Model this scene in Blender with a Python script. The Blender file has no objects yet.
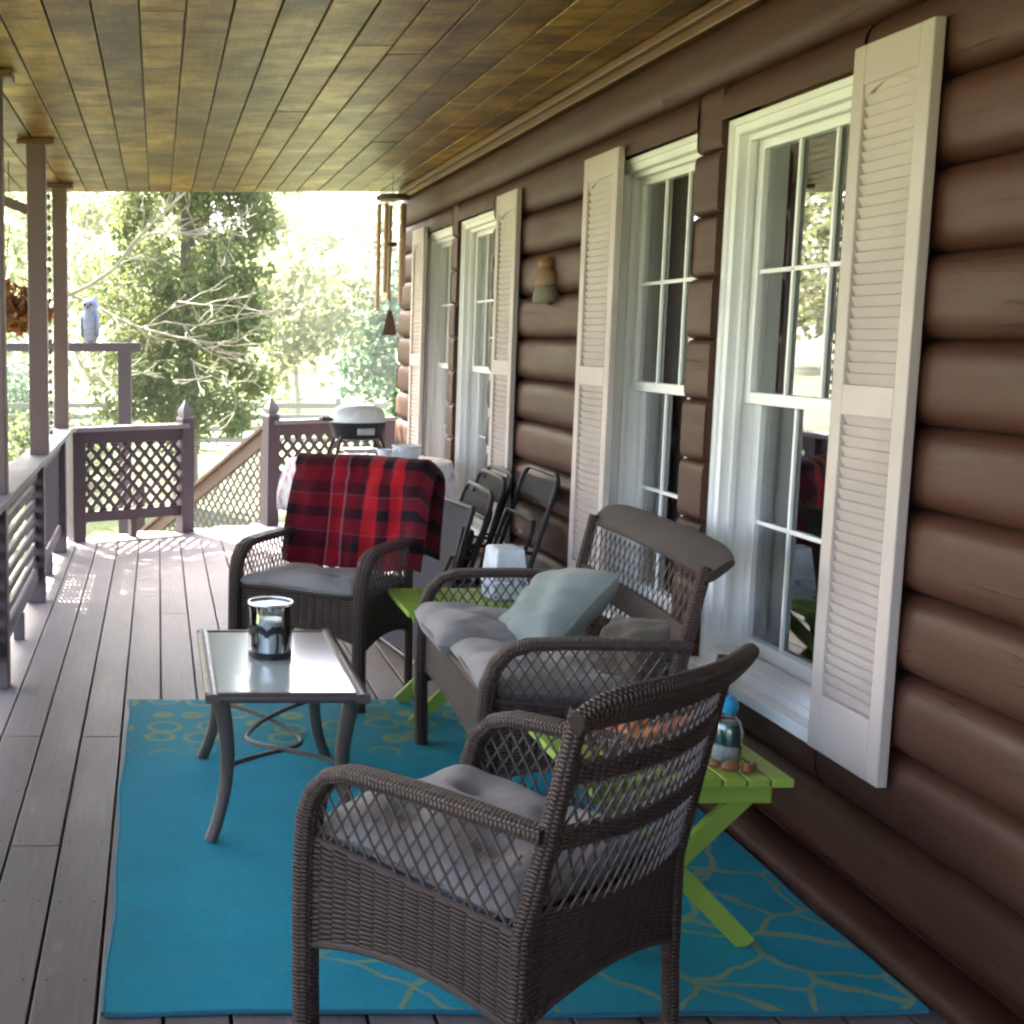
import bpy, math, random
from mathutils import Vector, Matrix
R = math.radians
rng = random.Random(7)
scene = bpy.context.scene
COL = scene.collection

# ------------------------------------------------------------------ helpers
def tag(o, label=None, cat=None, group=None, kind=None):
    if label: o['label'] = label
    if cat: o['category'] = cat
    if group: o['group'] = group
    if kind: o['kind'] = kind
    return o

def empty(name, loc=(0, 0, 0), rz=0.0, label=None, cat=None, group=None):
    o = bpy.data.objects.new(name, None)
    COL.objects.link(o)
    o.location = loc
    o.rotation_euler = (0, 0, rz)
    o.empty_display_size = 0.1
    return tag(o, label, cat, group)

def copy_tree(o, parent=None):
    c = o.copy()
    COL.objects.link(c)
    c.parent = parent
    for ch in o.children:
        copy_tree(ch, c)
    return c

class MB:
    def __init__(self):
        self.v = []; self.f = []; self.uv = []; self.mi = []; self.cm = 0
    def face(self, idx, uvs):
        self.f.append(tuple(idx)); self.uv.append([tuple(u) for u in uvs]); self.mi.append(self.cm)
    def box(self, c, s, rot=None, off=(0, 0)):
        c = Vector(c); hx, hy, hz = s[0] / 2, s[1] / 2, s[2] / 2
        b = len(self.v)
        loc = []
        for x in (-hx, hx):
            for y in (-hy, hy):
                for z in (-hz, hz):
                    p = Vector((x, y, z)); loc.append(p)
                    self.v.append(c + (rot @ p if rot is not None else p))
        L = max(range(3), key=lambda i: s[i])
        faces = [(0, 1, 3, 2, 0), (4, 6, 7, 5, 0), (0, 4, 5, 1, 1), (2, 3, 7, 6, 1), (0, 2, 6, 4, 2), (1, 5, 7, 3, 2)]
        for a, bb, cc, d, n in faces:
            axes = [i for i in range(3) if i != n]
            if L in axes:
                va = L; ua = [i for i in axes if i != L][0]
            else:
                ua, va = axes
            uvs = [(loc[i][ua] + off[0], loc[i][va] + off[1]) for i in (a, bb, cc, d)]
            self.face([b + i for i in (a, bb, cc, d)], uvs)
        return self
    def bar(self, p, q, w, h, side=None, off=(0, 0)):
        """rectangular bar from p to q, w along side, h along the third axis"""
        p = Vector(p); q = Vector(q); t = q - p; L = t.length
        if L < 1e-6: return self
        t.normalize()
        s = Vector(side) if side is not None else (Vector((0, 0, 1)) if abs(t.z) < .9 else Vector((1, 0, 0)))
        s = (s - t * s.dot(t)).normalized()
        n = t.cross(s)
        return self.box((p + q) / 2, (w, h, L), Matrix((s, n, t)).transposed(), off)
    def tube(self, pts, w, h=None, seg=8, side=None, cap=True, sq=2.0):
        pts = [Vector(p) for p in pts]; n = len(pts)
        ws = w if isinstance(w, (list, tuple)) else [w] * n
        hs = ws if h is None else (h if isinstance(h, (list, tuple)) else [h] * n)
        b = len(self.v); L = 0; prev = None; per = []
        for i, p in enumerate(pts):
            t = (pts[min(i + 1, n - 1)] - pts[max(i - 1, 0)])
            if t.length < 1e-9: t = Vector((0, 0, 1))
            t.normalize()
            if side is not None: s = Vector(side)
            elif prev is not None: s = prev
            else: s = Vector((1, 0, 0)) if abs(t.x) < .8 else Vector((0, 1, 0))
            s = s - t * s.dot(t)
            if s.length < 1e-6: s = Vector((0, 1, 0)) if abs(t.y) < .9 else Vector((1, 0, 0)); s = s - t * s.dot(t)
            s.normalize(); prev = s
            m = t.cross(s)
            if i: L += (p - pts[i - 1]).length
            per.append(L)
            for k in range(seg):
                a = 2 * math.pi * (k + .5) / seg
                ca, sa = math.cos(a), math.sin(a)
                if sq != 2.0:
                    ca = math.copysign(abs(ca) ** (2 / sq), ca); sa = math.copysign(abs(sa) ** (2 / sq), sa)
                self.v.append(p + s * (ws[i] * ca) + m * (hs[i] * sa))
        rg = self.v[b + (n // 2) * seg: b + (n // 2 + 1) * seg]; uu = [0.0]
        for k in range(seg): uu.append(uu[-1] + (rg[(k + 1) % seg] - rg[k]).length)
        for i in range(n - 1):
            for k in range(seg):
                k2 = (k + 1) % seg
                u0, u1 = uu[k], uu[k + 1]
                self.face([b + i * seg + k, b + i * seg + k2, b + (i + 1) * seg + k2, b + (i + 1) * seg + k],
                          [(u0, per[i]), (u1, per[i]), (u1, per[i + 1]), (u0, per[i + 1])])
        if cap:
            self.face([b + k for k in range(seg)][::-1], [(0, 0)] * seg)
            self.face([b + (n - 1) * seg + k for k in range(seg)], [(0, 0)] * seg)
        return self
    def lathe(self, prof, c=(0, 0, 0), seg=24, rot=None, sx=1.0, sy=1.0):
        c = Vector(c); b = len(self.v); n = len(prof); L = 0
        per = [0]
        for i in range(1, n):
            L += math.hypot(prof[i][0] - prof[i - 1][0], prof[i][1] - prof[i - 1][1]); per.append(L)
        for r, z in prof:
            for k in range(seg):
                a = 2 * math.pi * k / seg
                p = Vector((r * math.cos(a) * sx, r * math.sin(a) * sy, z))
                self.v.append(c + (rot @ p if rot is not None else p))
        rm = max(p[0] for p in prof)
        for i in range(n - 1):
            for k in range(seg):
                k2 = (k + 1) % seg
                u0, u1 = 2 * math.pi * rm * k / seg, 2 * math.pi * rm * (k + 1) / seg
                self.face([b + i * seg + k, b + i * seg + k2, b + (i + 1) * seg + k2, b + (i + 1) * seg + k],
                          [(u0, per[i]), (u1, per[i]), (u1, per[i + 1]), (u0, per[i + 1])])
        if prof[0][0] > 1e-5: self.face([b + k for k in range(seg)][::-1], [(0, 0)] * seg)
        if prof[-1][0] > 1e-5: self.face([b + (n - 1) * seg + k for k in range(seg)], [(0, 0)] * seg)
        return self
    def patch(self, grid, th=0.0, us=None, vs=None):
        """grid[i][j] of points; i runs along u, j along v; thickness th to both sides"""
        g = [[Vector(p) for p in row] for row in grid]
        nu, nv = len(g), len(g[0])
        if us is None:
            us = [0]
            for i in range(1, nu): us.append(us[-1] + (g[i][nv // 2] - g[i - 1][nv // 2]).length)
        if vs is None:
            vs = [0]
            for j in range(1, nv): vs.append(vs[-1] + (g[nu // 2][j] - g[nu // 2][j - 1]).length)
        def nor(i, j):
            a = g[min(i + 1, nu - 1)][j] - g[max(i - 1, 0)][j]
            b_ = g[i][min(j + 1, nv - 1)] - g[i][max(j - 1, 0)]
            n = a.cross(b_)
            return n.normalized() if n.length > 1e-12 else Vector((0, 0, 1))
        b = len(self.v)
        if th <= 0:
            for i in range(nu):
                for j in range(nv): self.v.append(g[i][j])
            for i in range(nu - 1):
                for j in range(nv - 1):
                    self.face([b + i * nv + j, b + (i + 1) * nv + j, b + (i + 1) * nv + j + 1, b + i * nv + j + 1],
                              [(us[i], vs[j]), (us[i + 1], vs[j]), (us[i + 1], vs[j + 1]), (us[i], vs[j + 1])])
            return self
        for sgn in (1, -1):
            for i in range(nu):
                for j in range(nv): self.v.append(g[i][j] + nor(i, j) * (sgn * th / 2))
        N = nu * nv
        for i in range(nu - 1):
            for j in range(nv - 1):
                q = [i * nv + j, (i + 1) * nv + j, (i + 1) * nv + j + 1, i * nv + j + 1]
                uvs = [(us[i], vs[j]), (us[i + 1], vs[j]), (us[i + 1], vs[j + 1]), (us[i], vs[j + 1])]
                self.face([b + k for k in q], uvs)
                self.face([b + N + k for k in reversed(q)], uvs[::-1])
        def rim(a, c, ua, uc):
            self.face([b + c, b + a, b + N + a, b + N + c], [uc, ua, ua, uc])
        for i in range(nu - 1):
            rim(i * nv, (i + 1) * nv, (us[i], vs[0]), (us[i + 1], vs[0]))
            rim((i + 1) * nv + nv - 1, i * nv + nv - 1, (us[i + 1], vs[-1]), (us[i], vs[-1]))
        for j in range(nv - 1):
            rim(j + 1, j, (us[0], vs[j + 1]), (us[0], vs[j]))
            rim((nu - 1) * nv + j, (nu - 1) * nv + j + 1, (us[-1], vs[j]), (us[-1], vs[j + 1]))
        return self
    def build(self, name, mat, parent=None, bevel=0.0, smooth=38, loc=None, rot=None, sub=0):
        me = bpy.data.meshes.new(name)
        me.from_pydata([tuple(p) for p in self.v], [], self.f)
        uvl = me.uv_layers.new(name='UVMap')
        flat = []
        for u in self.uv:
            for a in u: flat.extend(a)
        uvl.data.foreach_set('uv', flat)
        for mm in (mat if isinstance(mat, (list, tuple)) else [mat]): me.materials.append(mm)
        me.polygons.foreach_set('material_index', self.mi)
        if smooth:
            me.polygons.foreach_set('use_smooth', [True] * len(me.polygons))
            me.set_sharp_from_angle(angle=R(smooth))
        me.update()
        o = bpy.data.objects.new(name, me)
        COL.objects.link(o)
        if parent is not None: o.parent = parent
        if loc is not None: o.location = loc
        if rot is not None: o.rotation_euler = rot
        if bevel:
            m = o.modifiers.new('Bevel', 'BEVEL'); m.width = bevel; m.segments = 2; m.limit_method = 'ANGLE'; m.angle_limit = R(50)
            m.harden_normals = False
        if sub:
            m = o.modifiers.new('Sub', 'SUBSURF'); m.levels = sub; m.render_levels = sub
        return o

def clip_line(poly, p, d):
    """clip infinite 2D line p+t*d to a convex CCW polygon"""
    t0, t1 = -1e9, 1e9
    n = len(poly)
    for i in range(n):
        a = poly[i]; b = poly[(i + 1) % n]
        ex, ey = b[0] - a[0], b[1] - a[1]
        nx, ny = -ey, ex
        den = nx * d[0] + ny * d[1]
        num = nx * (p[0] - a[0]) + ny * (p[1] - a[1])
        if abs(den) < 1e-12:
            if num < 0: return None
            continue
        t = -num / den
        if den > 0: t0 = max(t0, t)
        else: t1 = min(t1, t)
    return (t0, t1) if t1 - t0 > 1e-3 else None

def lattice(mb, poly, to3, pitch, w, th, ang=45.0, nrm=None, segs=1, off=0.0):
    cx = sum(p[0] for p in poly) / len(poly); cy = sum(p[1] for p in poly) / len(poly)
    rad = max(math.hypot(p[0] - cx, p[1] - cy) for p in poly)
    for lay, a in ((-1, ang), (1, 180 - ang)):
        d = (math.cos(R(a)), math.sin(R(a)))
        nn = (-d[1], d[0])
        k0 = int(rad / pitch) + 1
        for k in range(-k0, k0 + 1):
            s = (k + off) * pitch
            t = clip_line(poly, (cx + nn[0] * s, cy + nn[1] * s), d)
            if not t: continue
            pts = []
            for i in range(segs + 1):
                tt = t[0] + (t[1] - t[0]) * i / segs
                pts.append(Vector(to3(cx + nn[0] * s + d[0] * tt, cy + nn[1] * s + d[1] * tt)))
            n = Vector(nrm)
            for i in range(segs):
                o = n * (lay * th * .5)
                tv = (pts[i + 1] - pts[i]).normalized()
                mb.bar(pts[i] + o, pts[i + 1] + o, w, th, side=tv.cross(n))

# ------------------------------------------------------------------ materials
class NT:
    def __init__(self, name):
        self.m = bpy.data.materials.new(name); self.m.use_nodes = True
        self.t = self.m.node_tree; self.n = self.t.nodes
        self.b = self.n['Principled BSDF']; self.out = self.n['Material Output']
    def add(self, typ, ins=None, **kw):
        x = self.n.new(typ)
        for k, v in kw.items(): setattr(x, k, v)
        for k, v in (ins or {}).items(): self.set(x.inputs[k], v)
        return x
    def set(self, sock, v):
        if hasattr(v, 'is_output'): self.t.links.new(v, sock)
        else:
            if sock.type == 'RGBA' and len(v) == 3: v = (*v, 1)
            sock.default_value = v
    def math(self, op, a, b=0.0, c=None):
        x = self.n.new('ShaderNodeMath'); x.operation = op
        self.set(x.inputs[0], a); self.set(x.inputs[1], b)
        if c is not None: self.set(x.inputs[2], c)
        return x.outputs[0]
    def mix(self, f, a, b):
        x = self.n.new('ShaderNodeMix'); x.data_type = 'RGBA'
        self.set(x.inputs[0], f); self.set(x.inputs[6], a); self.set(x.inputs[7], b)
        return x.outputs[2]
    def coord(self, kind='Object', scale=(1, 1, 1)):
        tc = self.n.new('ShaderNodeTexCoord')
        mp = self.n.new('ShaderNodeMapping'); mp.inputs['Scale'].default_value = scale
        self.t.links.new(tc.outputs[kind], mp.inputs['Vector'])
        return mp.outputs[0]
    def noise(self, vec, scale=5, detail=4, rough=.55):
        x = self.add('ShaderNodeTexNoise', {'Vector': vec, 'Scale': scale, 'Detail': detail, 'Roughness': rough})
        return x.outputs['Fac']
    def ramp(self, f, stops, interp='LINEAR'):
        x = self.n.new('ShaderNodeValToRGB'); x.color_ramp.interpolation = interp
        e = x.color_ramp.elements
        while len(e) < len(stops): e.new(.5)
        for i, (p, c) in enumerate(stops):
            e[i].position = p; e[i].color = (*c, 1) if len(c) == 3 else c
        self.set(x.inputs[0], f)
        return x.outputs[0]
    def rng(self, f, a, b, c=0.0, d=1.0):
        x = self.n.new('ShaderNodeMapRange')
        self.set(x.inputs[0], f); x.inputs[1].default_value = a; x.inputs[2].default_value = b
        x.inputs[3].default_value = c; x.inputs[4].default_value = d
        return x.outputs[0]
    def bump(self, h, strength=.3, dist=.01):
        x = self.n.new('ShaderNodeBump'); x.inputs['Strength'].default_value = strength; x.inputs['Distance'].default_value = dist
        self.set(x.inputs['Height'], h)
        self.t.links.new(x.outputs[0], self.b.inputs['Normal'])
    def fin(self, col=None, rough=None, metal=None, spec=None):
        if col is not None: self.set(self.b.inputs['Base Color'], col)
        if rough is not None: self.set(self.b.inputs['Roughness'], rough)
        if metal is not None: self.set(self.b.inputs['Metallic'], metal)
        if spec is not None: self.set(self.b.inputs['Specular IOR Level'], spec)
        return self.m

def sc(c, k): return tuple(min(1, x * k) for x in c)

def painted(name, c, rough=.5, var=.18, scale=6, bump=.15, bscale=60, coord='Object', stretch=(1, 1, 1), spec=.5):
    n = NT(name); v = n.coord(coord, stretch)
    f = n.noise(v, scale, 5, .6)
    col = n.mix(n.rng(f, .3, .7), sc(c, 1 - var), sc(c, 1 + var))
    n.bump(n.noise(v, bscale, 3), bump, .004)
    f2 = n.noise(v, scale * 2.3, 3)
    return n.fin(col, n.rng(f2, .3, .7, rough * .82, min(1, rough * 1.15)), spec=spec)

def wood(name, c, rough=.5, var=.3, grain=60, low=.6, bump=.25, spec=.4, worn=None):
    """UV: u across, v along the board; random UV offsets make the boards differ"""
    n = NT(name)
    v = n.coord('UV', (1, .06, 1)); v2 = n.coord('UV', (1, .25, 1))
    g = n.noise(v, grain, 6, .6)
    l = n.noise(n.coord('UV', (.35, .18, 1)), low * 3, 3)
    m = n.noise(v2, 9, 5, .65)
    f = n.math('ADD', n.math('MULTIPLY', g, .45), n.math('ADD', n.math('MULTIPLY', l, .9), n.math('MULTIPLY', m, .45)))
    col = n.mix(n.rng(f, .55, 1.25), sc(c, 1 - var), sc(c, 1 + var))
    if worn:
        wmask = n.rng(n.noise(v2, 14, 6, .7), .58, .72)
        col = n.mix(n.math('MULTIPLY', wmask, .55), col, worn)
    n.bump(g, bump, .003)
    return n.fin(col, n.rng(m, .3, .7, rough * .8, min(1, rough * 1.2)), spec=spec)

def wicker(name, c, fu=90, fv=60):
    """woven resin: UV in metres"""
    n = NT(name)
    tc = n.n.new('ShaderNodeTexCoord'); sp = n.n.new('ShaderNodeSeparateXYZ')
    n.t.links.new(tc.outputs['UV'], sp.inputs[0])
    u = n.math('MULTIPLY', sp.outputs[0], fu); v = n.math('MULTIPLY', sp.outputs[1], fv)
    par = n.math('MULTIPLY', n.math('MODULO', n.math('FLOOR', n.math('ABSOLUTE', u)), 2.0), math.pi)
    su = n.math('ABSOLUTE', n.math('SINE', n.math('MULTIPLY', u, math.pi)))
    row = n.math('ABSOLUTE', n.math('SINE', n.math('ADD', n.math('MULTIPLY', v, math.pi), n.math('MULTIPLY', par, .5))))
    h = n.math('MULTIPLY', n.math('POWER', row, .6), n.math('POWER', su, .35))
    nz = n.noise(n.coord('Object'), 40, 3)
    lo = n.noise(n.coord('Object'), 5, 3)
    col = n.mix(h, sc(c, .22), n.mix(n.rng(lo, .3, .7), sc(c, .85), sc(c, 1.25)))
    col = n.mix(n.math('MULTIPLY', nz, .25), col, sc(c, 1.5))
    n.bump(h, 1.0, .006)
    return n.fin(col, .5, spec=.32)

def fabric(name, c, var=.15, weave=350, rough=.9, low=7):
    n = NT(name); v = n.coord('Object')
    w = n.add('ShaderNodeTexWave', {'Vector': v, 'Scale': weave / 6, 'Distortion': 1.5}).outputs['Fac']
    f = n.noise(v, low, 5)
    col = n.mix(n.rng(f, .3, .7), sc(c, 1 - var), sc(c, 1 + var))
    col = n.mix(n.math('MULTIPLY', w, .18), col, sc(c, .6))
    n.bump(n.math('ADD', n.noise(v, 160, 3), n.math('MULTIPLY', n.noise(v, 18, 3), 3.0)), .35, .004)
    n.b.inputs['Sheen Weight'].default_value = .15
    return n.fin(col, rough, spec=.2)

def leafmat(name, c1, c2, trans=.45, low=1.2):
    n = NT(name); v = n.coord('Object')
    f = n.noise(v, low, 3); f2 = n.noise(v, 9, 2)
    col = n.mix(n.rng(n.math('ADD', n.math('MULTIPLY', f, .6), n.math('MULTIPLY', f2, .4)), .35, .65), c1, c2)
    n.fin(col, .6, spec=.3)
    tr = n.add('ShaderNodeBsdfTranslucent', {'Color': col})
    mx = n.add('ShaderNodeMixShader', {0: trans})
    n.t.links.new(n.b.outputs[0], mx.inputs[1]); n.t.links.new(tr.outputs[0], mx.inputs[2])
    n.t.links.new(mx.outputs[0], n.out.inputs[0])
    return n.m

def glassmat(name, tint=(1, 1, 1), rough=.01, gain=1.0):
    """thin window pane: fresnel mix of clear and mirror reflection"""
    n = NT(name)
    n.n.remove(n.b)
    tr = n.add('ShaderNodeBsdfTransparent', {'Color': tint})
    gl = n.add('ShaderNodeBsdfGlossy', {'Color': (1, 1, 1), 'Roughness': rough})
    fr = n.add('ShaderNodeFresnel', {'IOR': 1.52})
    mx = n.add('ShaderNodeMixShader', {0: n.math('MINIMUM', n.math('MULTIPLY', fr.outputs[0], 1.8 * gain), 1.0)})
    n.t.links.new(tr.outputs[0], mx.inputs[1]); n.t.links.new(gl.outputs[0], mx.inputs[2])
    n.t.links.new(mx.outputs[0], n.out.inputs[0])
    return n.m

def plain(name, c, rough=.5, metal=0.0, spec=.5):
    n = NT(name); f = n.noise(n.coord('Object'), 25, 4)
    col = n.mix(n.rng(f, .3, .7), sc(c, .88), sc(c, 1.1))
    return n.fin(col, rough, metal, spec)

M = {}
M['deck'] = wood('deck_boards', (.205, .178, .182), .50, .42, 70, .7, .35, .42, worn=(.30, .265, .26))
n = NT('log_stain')
c = (.057, .0200, .0108)
gr1 = n.noise(n.coord('UV', (.05, 1, 1)), 60, 6, .65)
st1 = n.noise(n.coord('Object', (1, .35, 1)), 2.6, 5, .6)
st2 = n.noise(n.coord('UV', (.25, 1, 1)), 9, 5, .7)
ck = n.noise(n.coord('UV', (.045, 1, 1)), 16, 3, .5)
crack = n.rng(n.math('ABSOLUTE', n.math('SUBTRACT', ck, .5)), .0, .012, 1, 0)
crack = n.math('MULTIPLY', crack, n.rng(st2, .52, .62))
f = n.math('ADD', n.math('MULTIPLY', gr1, .4), n.math('ADD', n.math('MULTIPLY', st1, .8), n.math('MULTIPLY', st2, .5)))
col = n.mix(n.rng(f, .55, 1.15), sc(c, .68), sc(c, 1.38))
col = n.mix(n.math('MULTIPLY', n.rng(n.noise(n.coord('Object'), 38, 4, .7), .66, .74), .35), col, (.16, .12, .10))
col = n.mix(n.math('MULTIPLY', crack, .85), col, sc(c, .25))
n.bump(n.math('SUBTRACT', n.math('MULTIPLY', gr1, .5), n.math('MULTIPLY', crack, 1.5)), .35, .004)
M['log'] = n.fin(col, n.rng(st2, .3, .7, .45, .62), spec=.28)
M['trim_brown'] = wood('trim_stain', (.13, .055, .016), .45, .25)
M['white'] = painted('white_vinyl', (.84, .83, .81), .38, .05, 3, .05)
M['shutter'] = painted('shutter_paint', (.47, .40, .37), .5, .09, 4, .08)
M['rail'] = wood('rail_paint', (.085, .060, .078), .55, .25, 60, .6, .3, .4, worn=(.15, .12, .13))
M['rail_cap'] = wood('rail_cap_wood', (.22, .205, .215), .55, .25, 60, .6, .3, .4)
M['post'] = wood('post_paint', (.155, .095, .092), .55, .15, 60, .6, .2, .4)
M['stair_rail'] = wood('stair_rail_paint', (.10, .05, .042), .55, .2)
M['lattice'] = wood('lattice_paint', (.095, .070, .080), .6, .2)
M['wick'] = wicker('wicker_weave', (.076, .047, .040), 29, 118)
M['wick_band'] = wicker('wicker_wrap', (.080, .050, .043), 60, 115)
M['wick_fine'] = wicker('wicker_flat', (.080, .056, .052), 170, 150)
M['wick_strand'] = plain('wicker_strand', (.062, .042, .039), .5)
M['cushion'] = fabric('cushion_cloth', (.275, .250, .240), .25)
M['piping'] = fabric('piping_cloth', (.19, .17, .17))
M['sage'] = fabric('sage_cloth', (.235, .262, .245), .06)
M['taupe'] = fabric('taupe_cloth', (.075, .062, .048), .15)
M['green'] = wood('green_paint', (.26, .38, .055), .5, .22, 60, .6, .25, .4, worn=(.34, .45, .13))
M['metal_brown'] = painted('brown_metal', (.085, .066, .062), .38, .12, 20, .1)
M['black'] = plain('black_metal', (.016, .016, .020), .5, 0.0, .3)
M['slate'] = plain('slate_sling', (.050, .050, .070), .8, 0.0, .15)
M['black_cloth'] = plain('black_sling', (.014, .014, .018), .75, 0.0, .15)
M['copper'] = plain('copper_metal', (.40, .27, .19), .4, .5)
M['darkwood'] = wood('dark_wood', (.09, .04, .02), .5, .2)
M['grass'] = None

# ceiling: varnished boards with blotchy figure
n = NT('ceiling_varnish')
va = n.coord('UV', (.55, 1.0, 1))
f1 = n.noise(n.coord('UV', (.75, .85, 1)), 3.0, 6, .7)
f2 = n.noise(n.coord('UV', (1, .07, 1)), 50, 5, .6)
f3 = n.noise(n.coord('UV', (.2, .12, 1)), 3.0, 2)
f4 = n.noise(n.coord('UV', (.55, 1.5, 1)), 5.0, 4, .75)
ff = n.math('ADD', n.math('MULTIPLY', f1, .7), n.math('ADD', n.math('MULTIPLY', f2, .18), n.math('MULTIPLY', f3, .55)))
col = n.ramp(n.rng(ff, .58, .90), [(0, (.045, .017, .004)), (.3, (.11, .046, .008)), (.55, (.24, .115, .015)), (1, (.46, .265, .045))])
blot = n.rng(f4, .50, .60)
col = n.mix(n.math('MULTIPLY', blot, .72), col, (.050, .019, .005))
n.bump(n.math('ADD', f1, n.math('MULTIPLY', f4, .6)), .25, .006)
n.b.inputs['Specular Tint'].default_value = (1, .86, .60, 1)
M['ceiling'] = n.fin(col, n.rng(f1, .3, .7, .44, .30), spec=.24)

# rug: flat weave with pale olive ring and vein figure
n = NT('rug_weave')
v = n.coord('Object')
sp = n.add('ShaderNodeSeparateXYZ', {0: v})
X_, Y_ = sp.outputs[0], sp.outputs[1]
dist = n.add('ShaderNodeTexNoise', {'Vector': v, 'Scale': 5.0, 'Detail': 2})
wv = n.add('ShaderNodeVectorMath', {0: v, 1: dist.outputs['Color']}, operation='MULTIPLY_ADD')
wv.inputs[2].default_value = (0, 0, 0)
dv = n.add('ShaderNodeVectorMath', {0: dist.outputs['Color'], 1: (.13, .13, 0)}, operation='MULTIPLY')
av = n.add('ShaderNodeVectorMath', {0: v, 1: dv.outputs[0]}, operation='ADD')
vor = n.add('ShaderNodeTexVoronoi', {'Vector': av.outputs[0], 'Scale': 4.3}, feature='DISTANCE_TO_EDGE')
veins = n.rng(vor.outputs['Distance'], .018, .040, 1, 0)
vr = n.add('ShaderNodeTexVoronoi', {'Vector': v, 'Scale': 6.2, 'Randomness': .55}, feature='F1')
ring = n.rng(n.math('ABSOLUTE', n.math('SUBTRACT', vr.outputs['Distance'], .36)), .035, .075, 1, 0)
wob = n.noise(v, 2.6, 2)
mfar = n.rng(n.math('ADD', Y_, n.math('MULTIPLY', wob, .5)), .76, .92)
mnear = n.rng(n.math('ADD', Y_, n.math('MULTIPLY', wob, .5)), -.68, -.62, 1, 0)
mnear = n.math('MULTIPLY', mnear, n.rng(n.math('ADD', X_, n.math('MULTIPLY', wob, .3)), -.32, -.18))
mright = n.rng(n.math('ADD', X_, n.math('MULTIPLY', wob, .5)), .72, .8)
msk = n.math('MAXIMUM', n.math('MULTIPLY', ring, mfar), n.math('MULTIPLY', veins, n.math('MAXIMUM', mnear, n.math('MULTIPLY', mright, n.math('SUBTRACT', 1.0, mfar)))))
fib = n.noise(v, 220, 2)
lo = n.noise(v, 4, 5)
base = n.mix(n.rng(lo, .3, .7), (.016, .32, .46), (.022, .385, .53))
base = n.mix(n.math('MULTIPLY', fib, .3), base, (.012, .24, .37))
base = n.mix(n.math('MULTIPLY', mfar, .30), base, (.10, .24, .20))
spk = n.noise(v, 75, 4, .7)
base = n.mix(n.rng(spk, .42, .68, 0, .32), base, (.010, .19, .30))
base = n.mix(n.math('MULTIPLY', n.rng(n.noise(v, 3.3, 6, .7), .55, .72), .22), base, (.10, .27, .32))
col = n.mix(n.math('MULTIPLY', msk, .66), base, (.34, .38, .12))
n.bump(fib, .5, .003)
M['rug'] = n.fin(col, .85, spec=.2)

# tartan blanket
n = NT('tartan_wool')
tc = n.n.new('ShaderNodeTexCoord'); sp = n.n.new('ShaderNodeSeparateXYZ'); n.t.links.new(tc.outputs['UV'], sp.inputs[0])
red, dkr, blk, wht, brt = (.30, .006, .016), (.085, .004, .012), (.008, .006, .011), (.30, .18, .22), (.46, .010, .018)
su = n.ramp(n.math('FRACT', n.math('DIVIDE', sp.outputs[0], .62)),
            [(0, blk), (.06, dkr), (.27, wht), (.28, red), (.37, wht), (.38, dkr), (.47, blk), (.52, brt), (.63, blk), (.71, brt), (.80, blk)], 'CONSTANT')
sv = n.ramp(n.math('FRACT', n.math('DIVIDE', sp.outputs[1], .36)),
            [(0, red), (.20, blk), (.30, dkr), (.40, wht), (.408, red), (.58, blk), (.70, red), (.85, wht), (.858, dkr)], 'CONSTANT')
col = n.mix(.36, su, sv)
col = n.mix(n.math('MULTIPLY', n.noise(n.coord('Object'), 120, 3), .3), col, (.02, .004, .008))
n.bump(n.noise(n.coord('Object'), 200, 3), .6, .004)
n.b.inputs['Sheen Weight'].default_value = .08
M['tartan'] = n.fin(col, .95, spec=.1)

# floral cloth
n = NT('floral_cloth'); v = n.coord('Object')
vo = n.add('ShaderNodeTexVoronoi', {'Vector': v, 'Scale': 15.0})
dot = n.math('MULTIPLY', n.rng(vo.outputs['Distance'], .25, .5, 1, 0), n.rng(n.noise(v, 6, 2), .34, .46))
pick = n.ramp(n.noise(v, 7, 1), [(.0, (.45, .07, .09)), (.47, (.16, .24, .42)), (.56, (.55, .18, .20))], 'CONSTANT')
M['floral'] = n.fin(n.mix(n.math('MULTIPLY', dot, .75), (.60, .58, .60), pick), .85, spec=.2)

M['glass'] = glassmat('window_glass', gain=1.3)
M['jarglass'] = glassmat('jar_glass', (.95, .97, .975), .03)
M['ceramic'] = plain('white_ceramic', (.72, .75, .78), .3)
M['silver'] = plain('silver_metal', (.55, .57, .60), .3, .8)
# frosted glass top
n = NT('frosted_glass'); v = n.coord('Object')
n.bump(n.noise(v, 90, 3), .05, .002)
n.b.inputs['IOR'].default_value = 1.7; n.b.inputs['Coat Weight'].default_value = .6
M['frost'] = n.fin(n.mix(n.noise(v, 6, 3), (.62, .71, .70), (.68, .76, .75)), .16, spec=1.0)
M['room'] = painted('room_paint', (.40, .19, .15), .7, .2, 1.2)
M['roomfloor'] = wood('room_floor', (.08, .045, .03), .5)
M['curtain'] = fabric('curtain_cloth', (.42, .40, .35), .06)
M['soil'] = plain('soil', (.05, .035, .02), .9)

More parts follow.
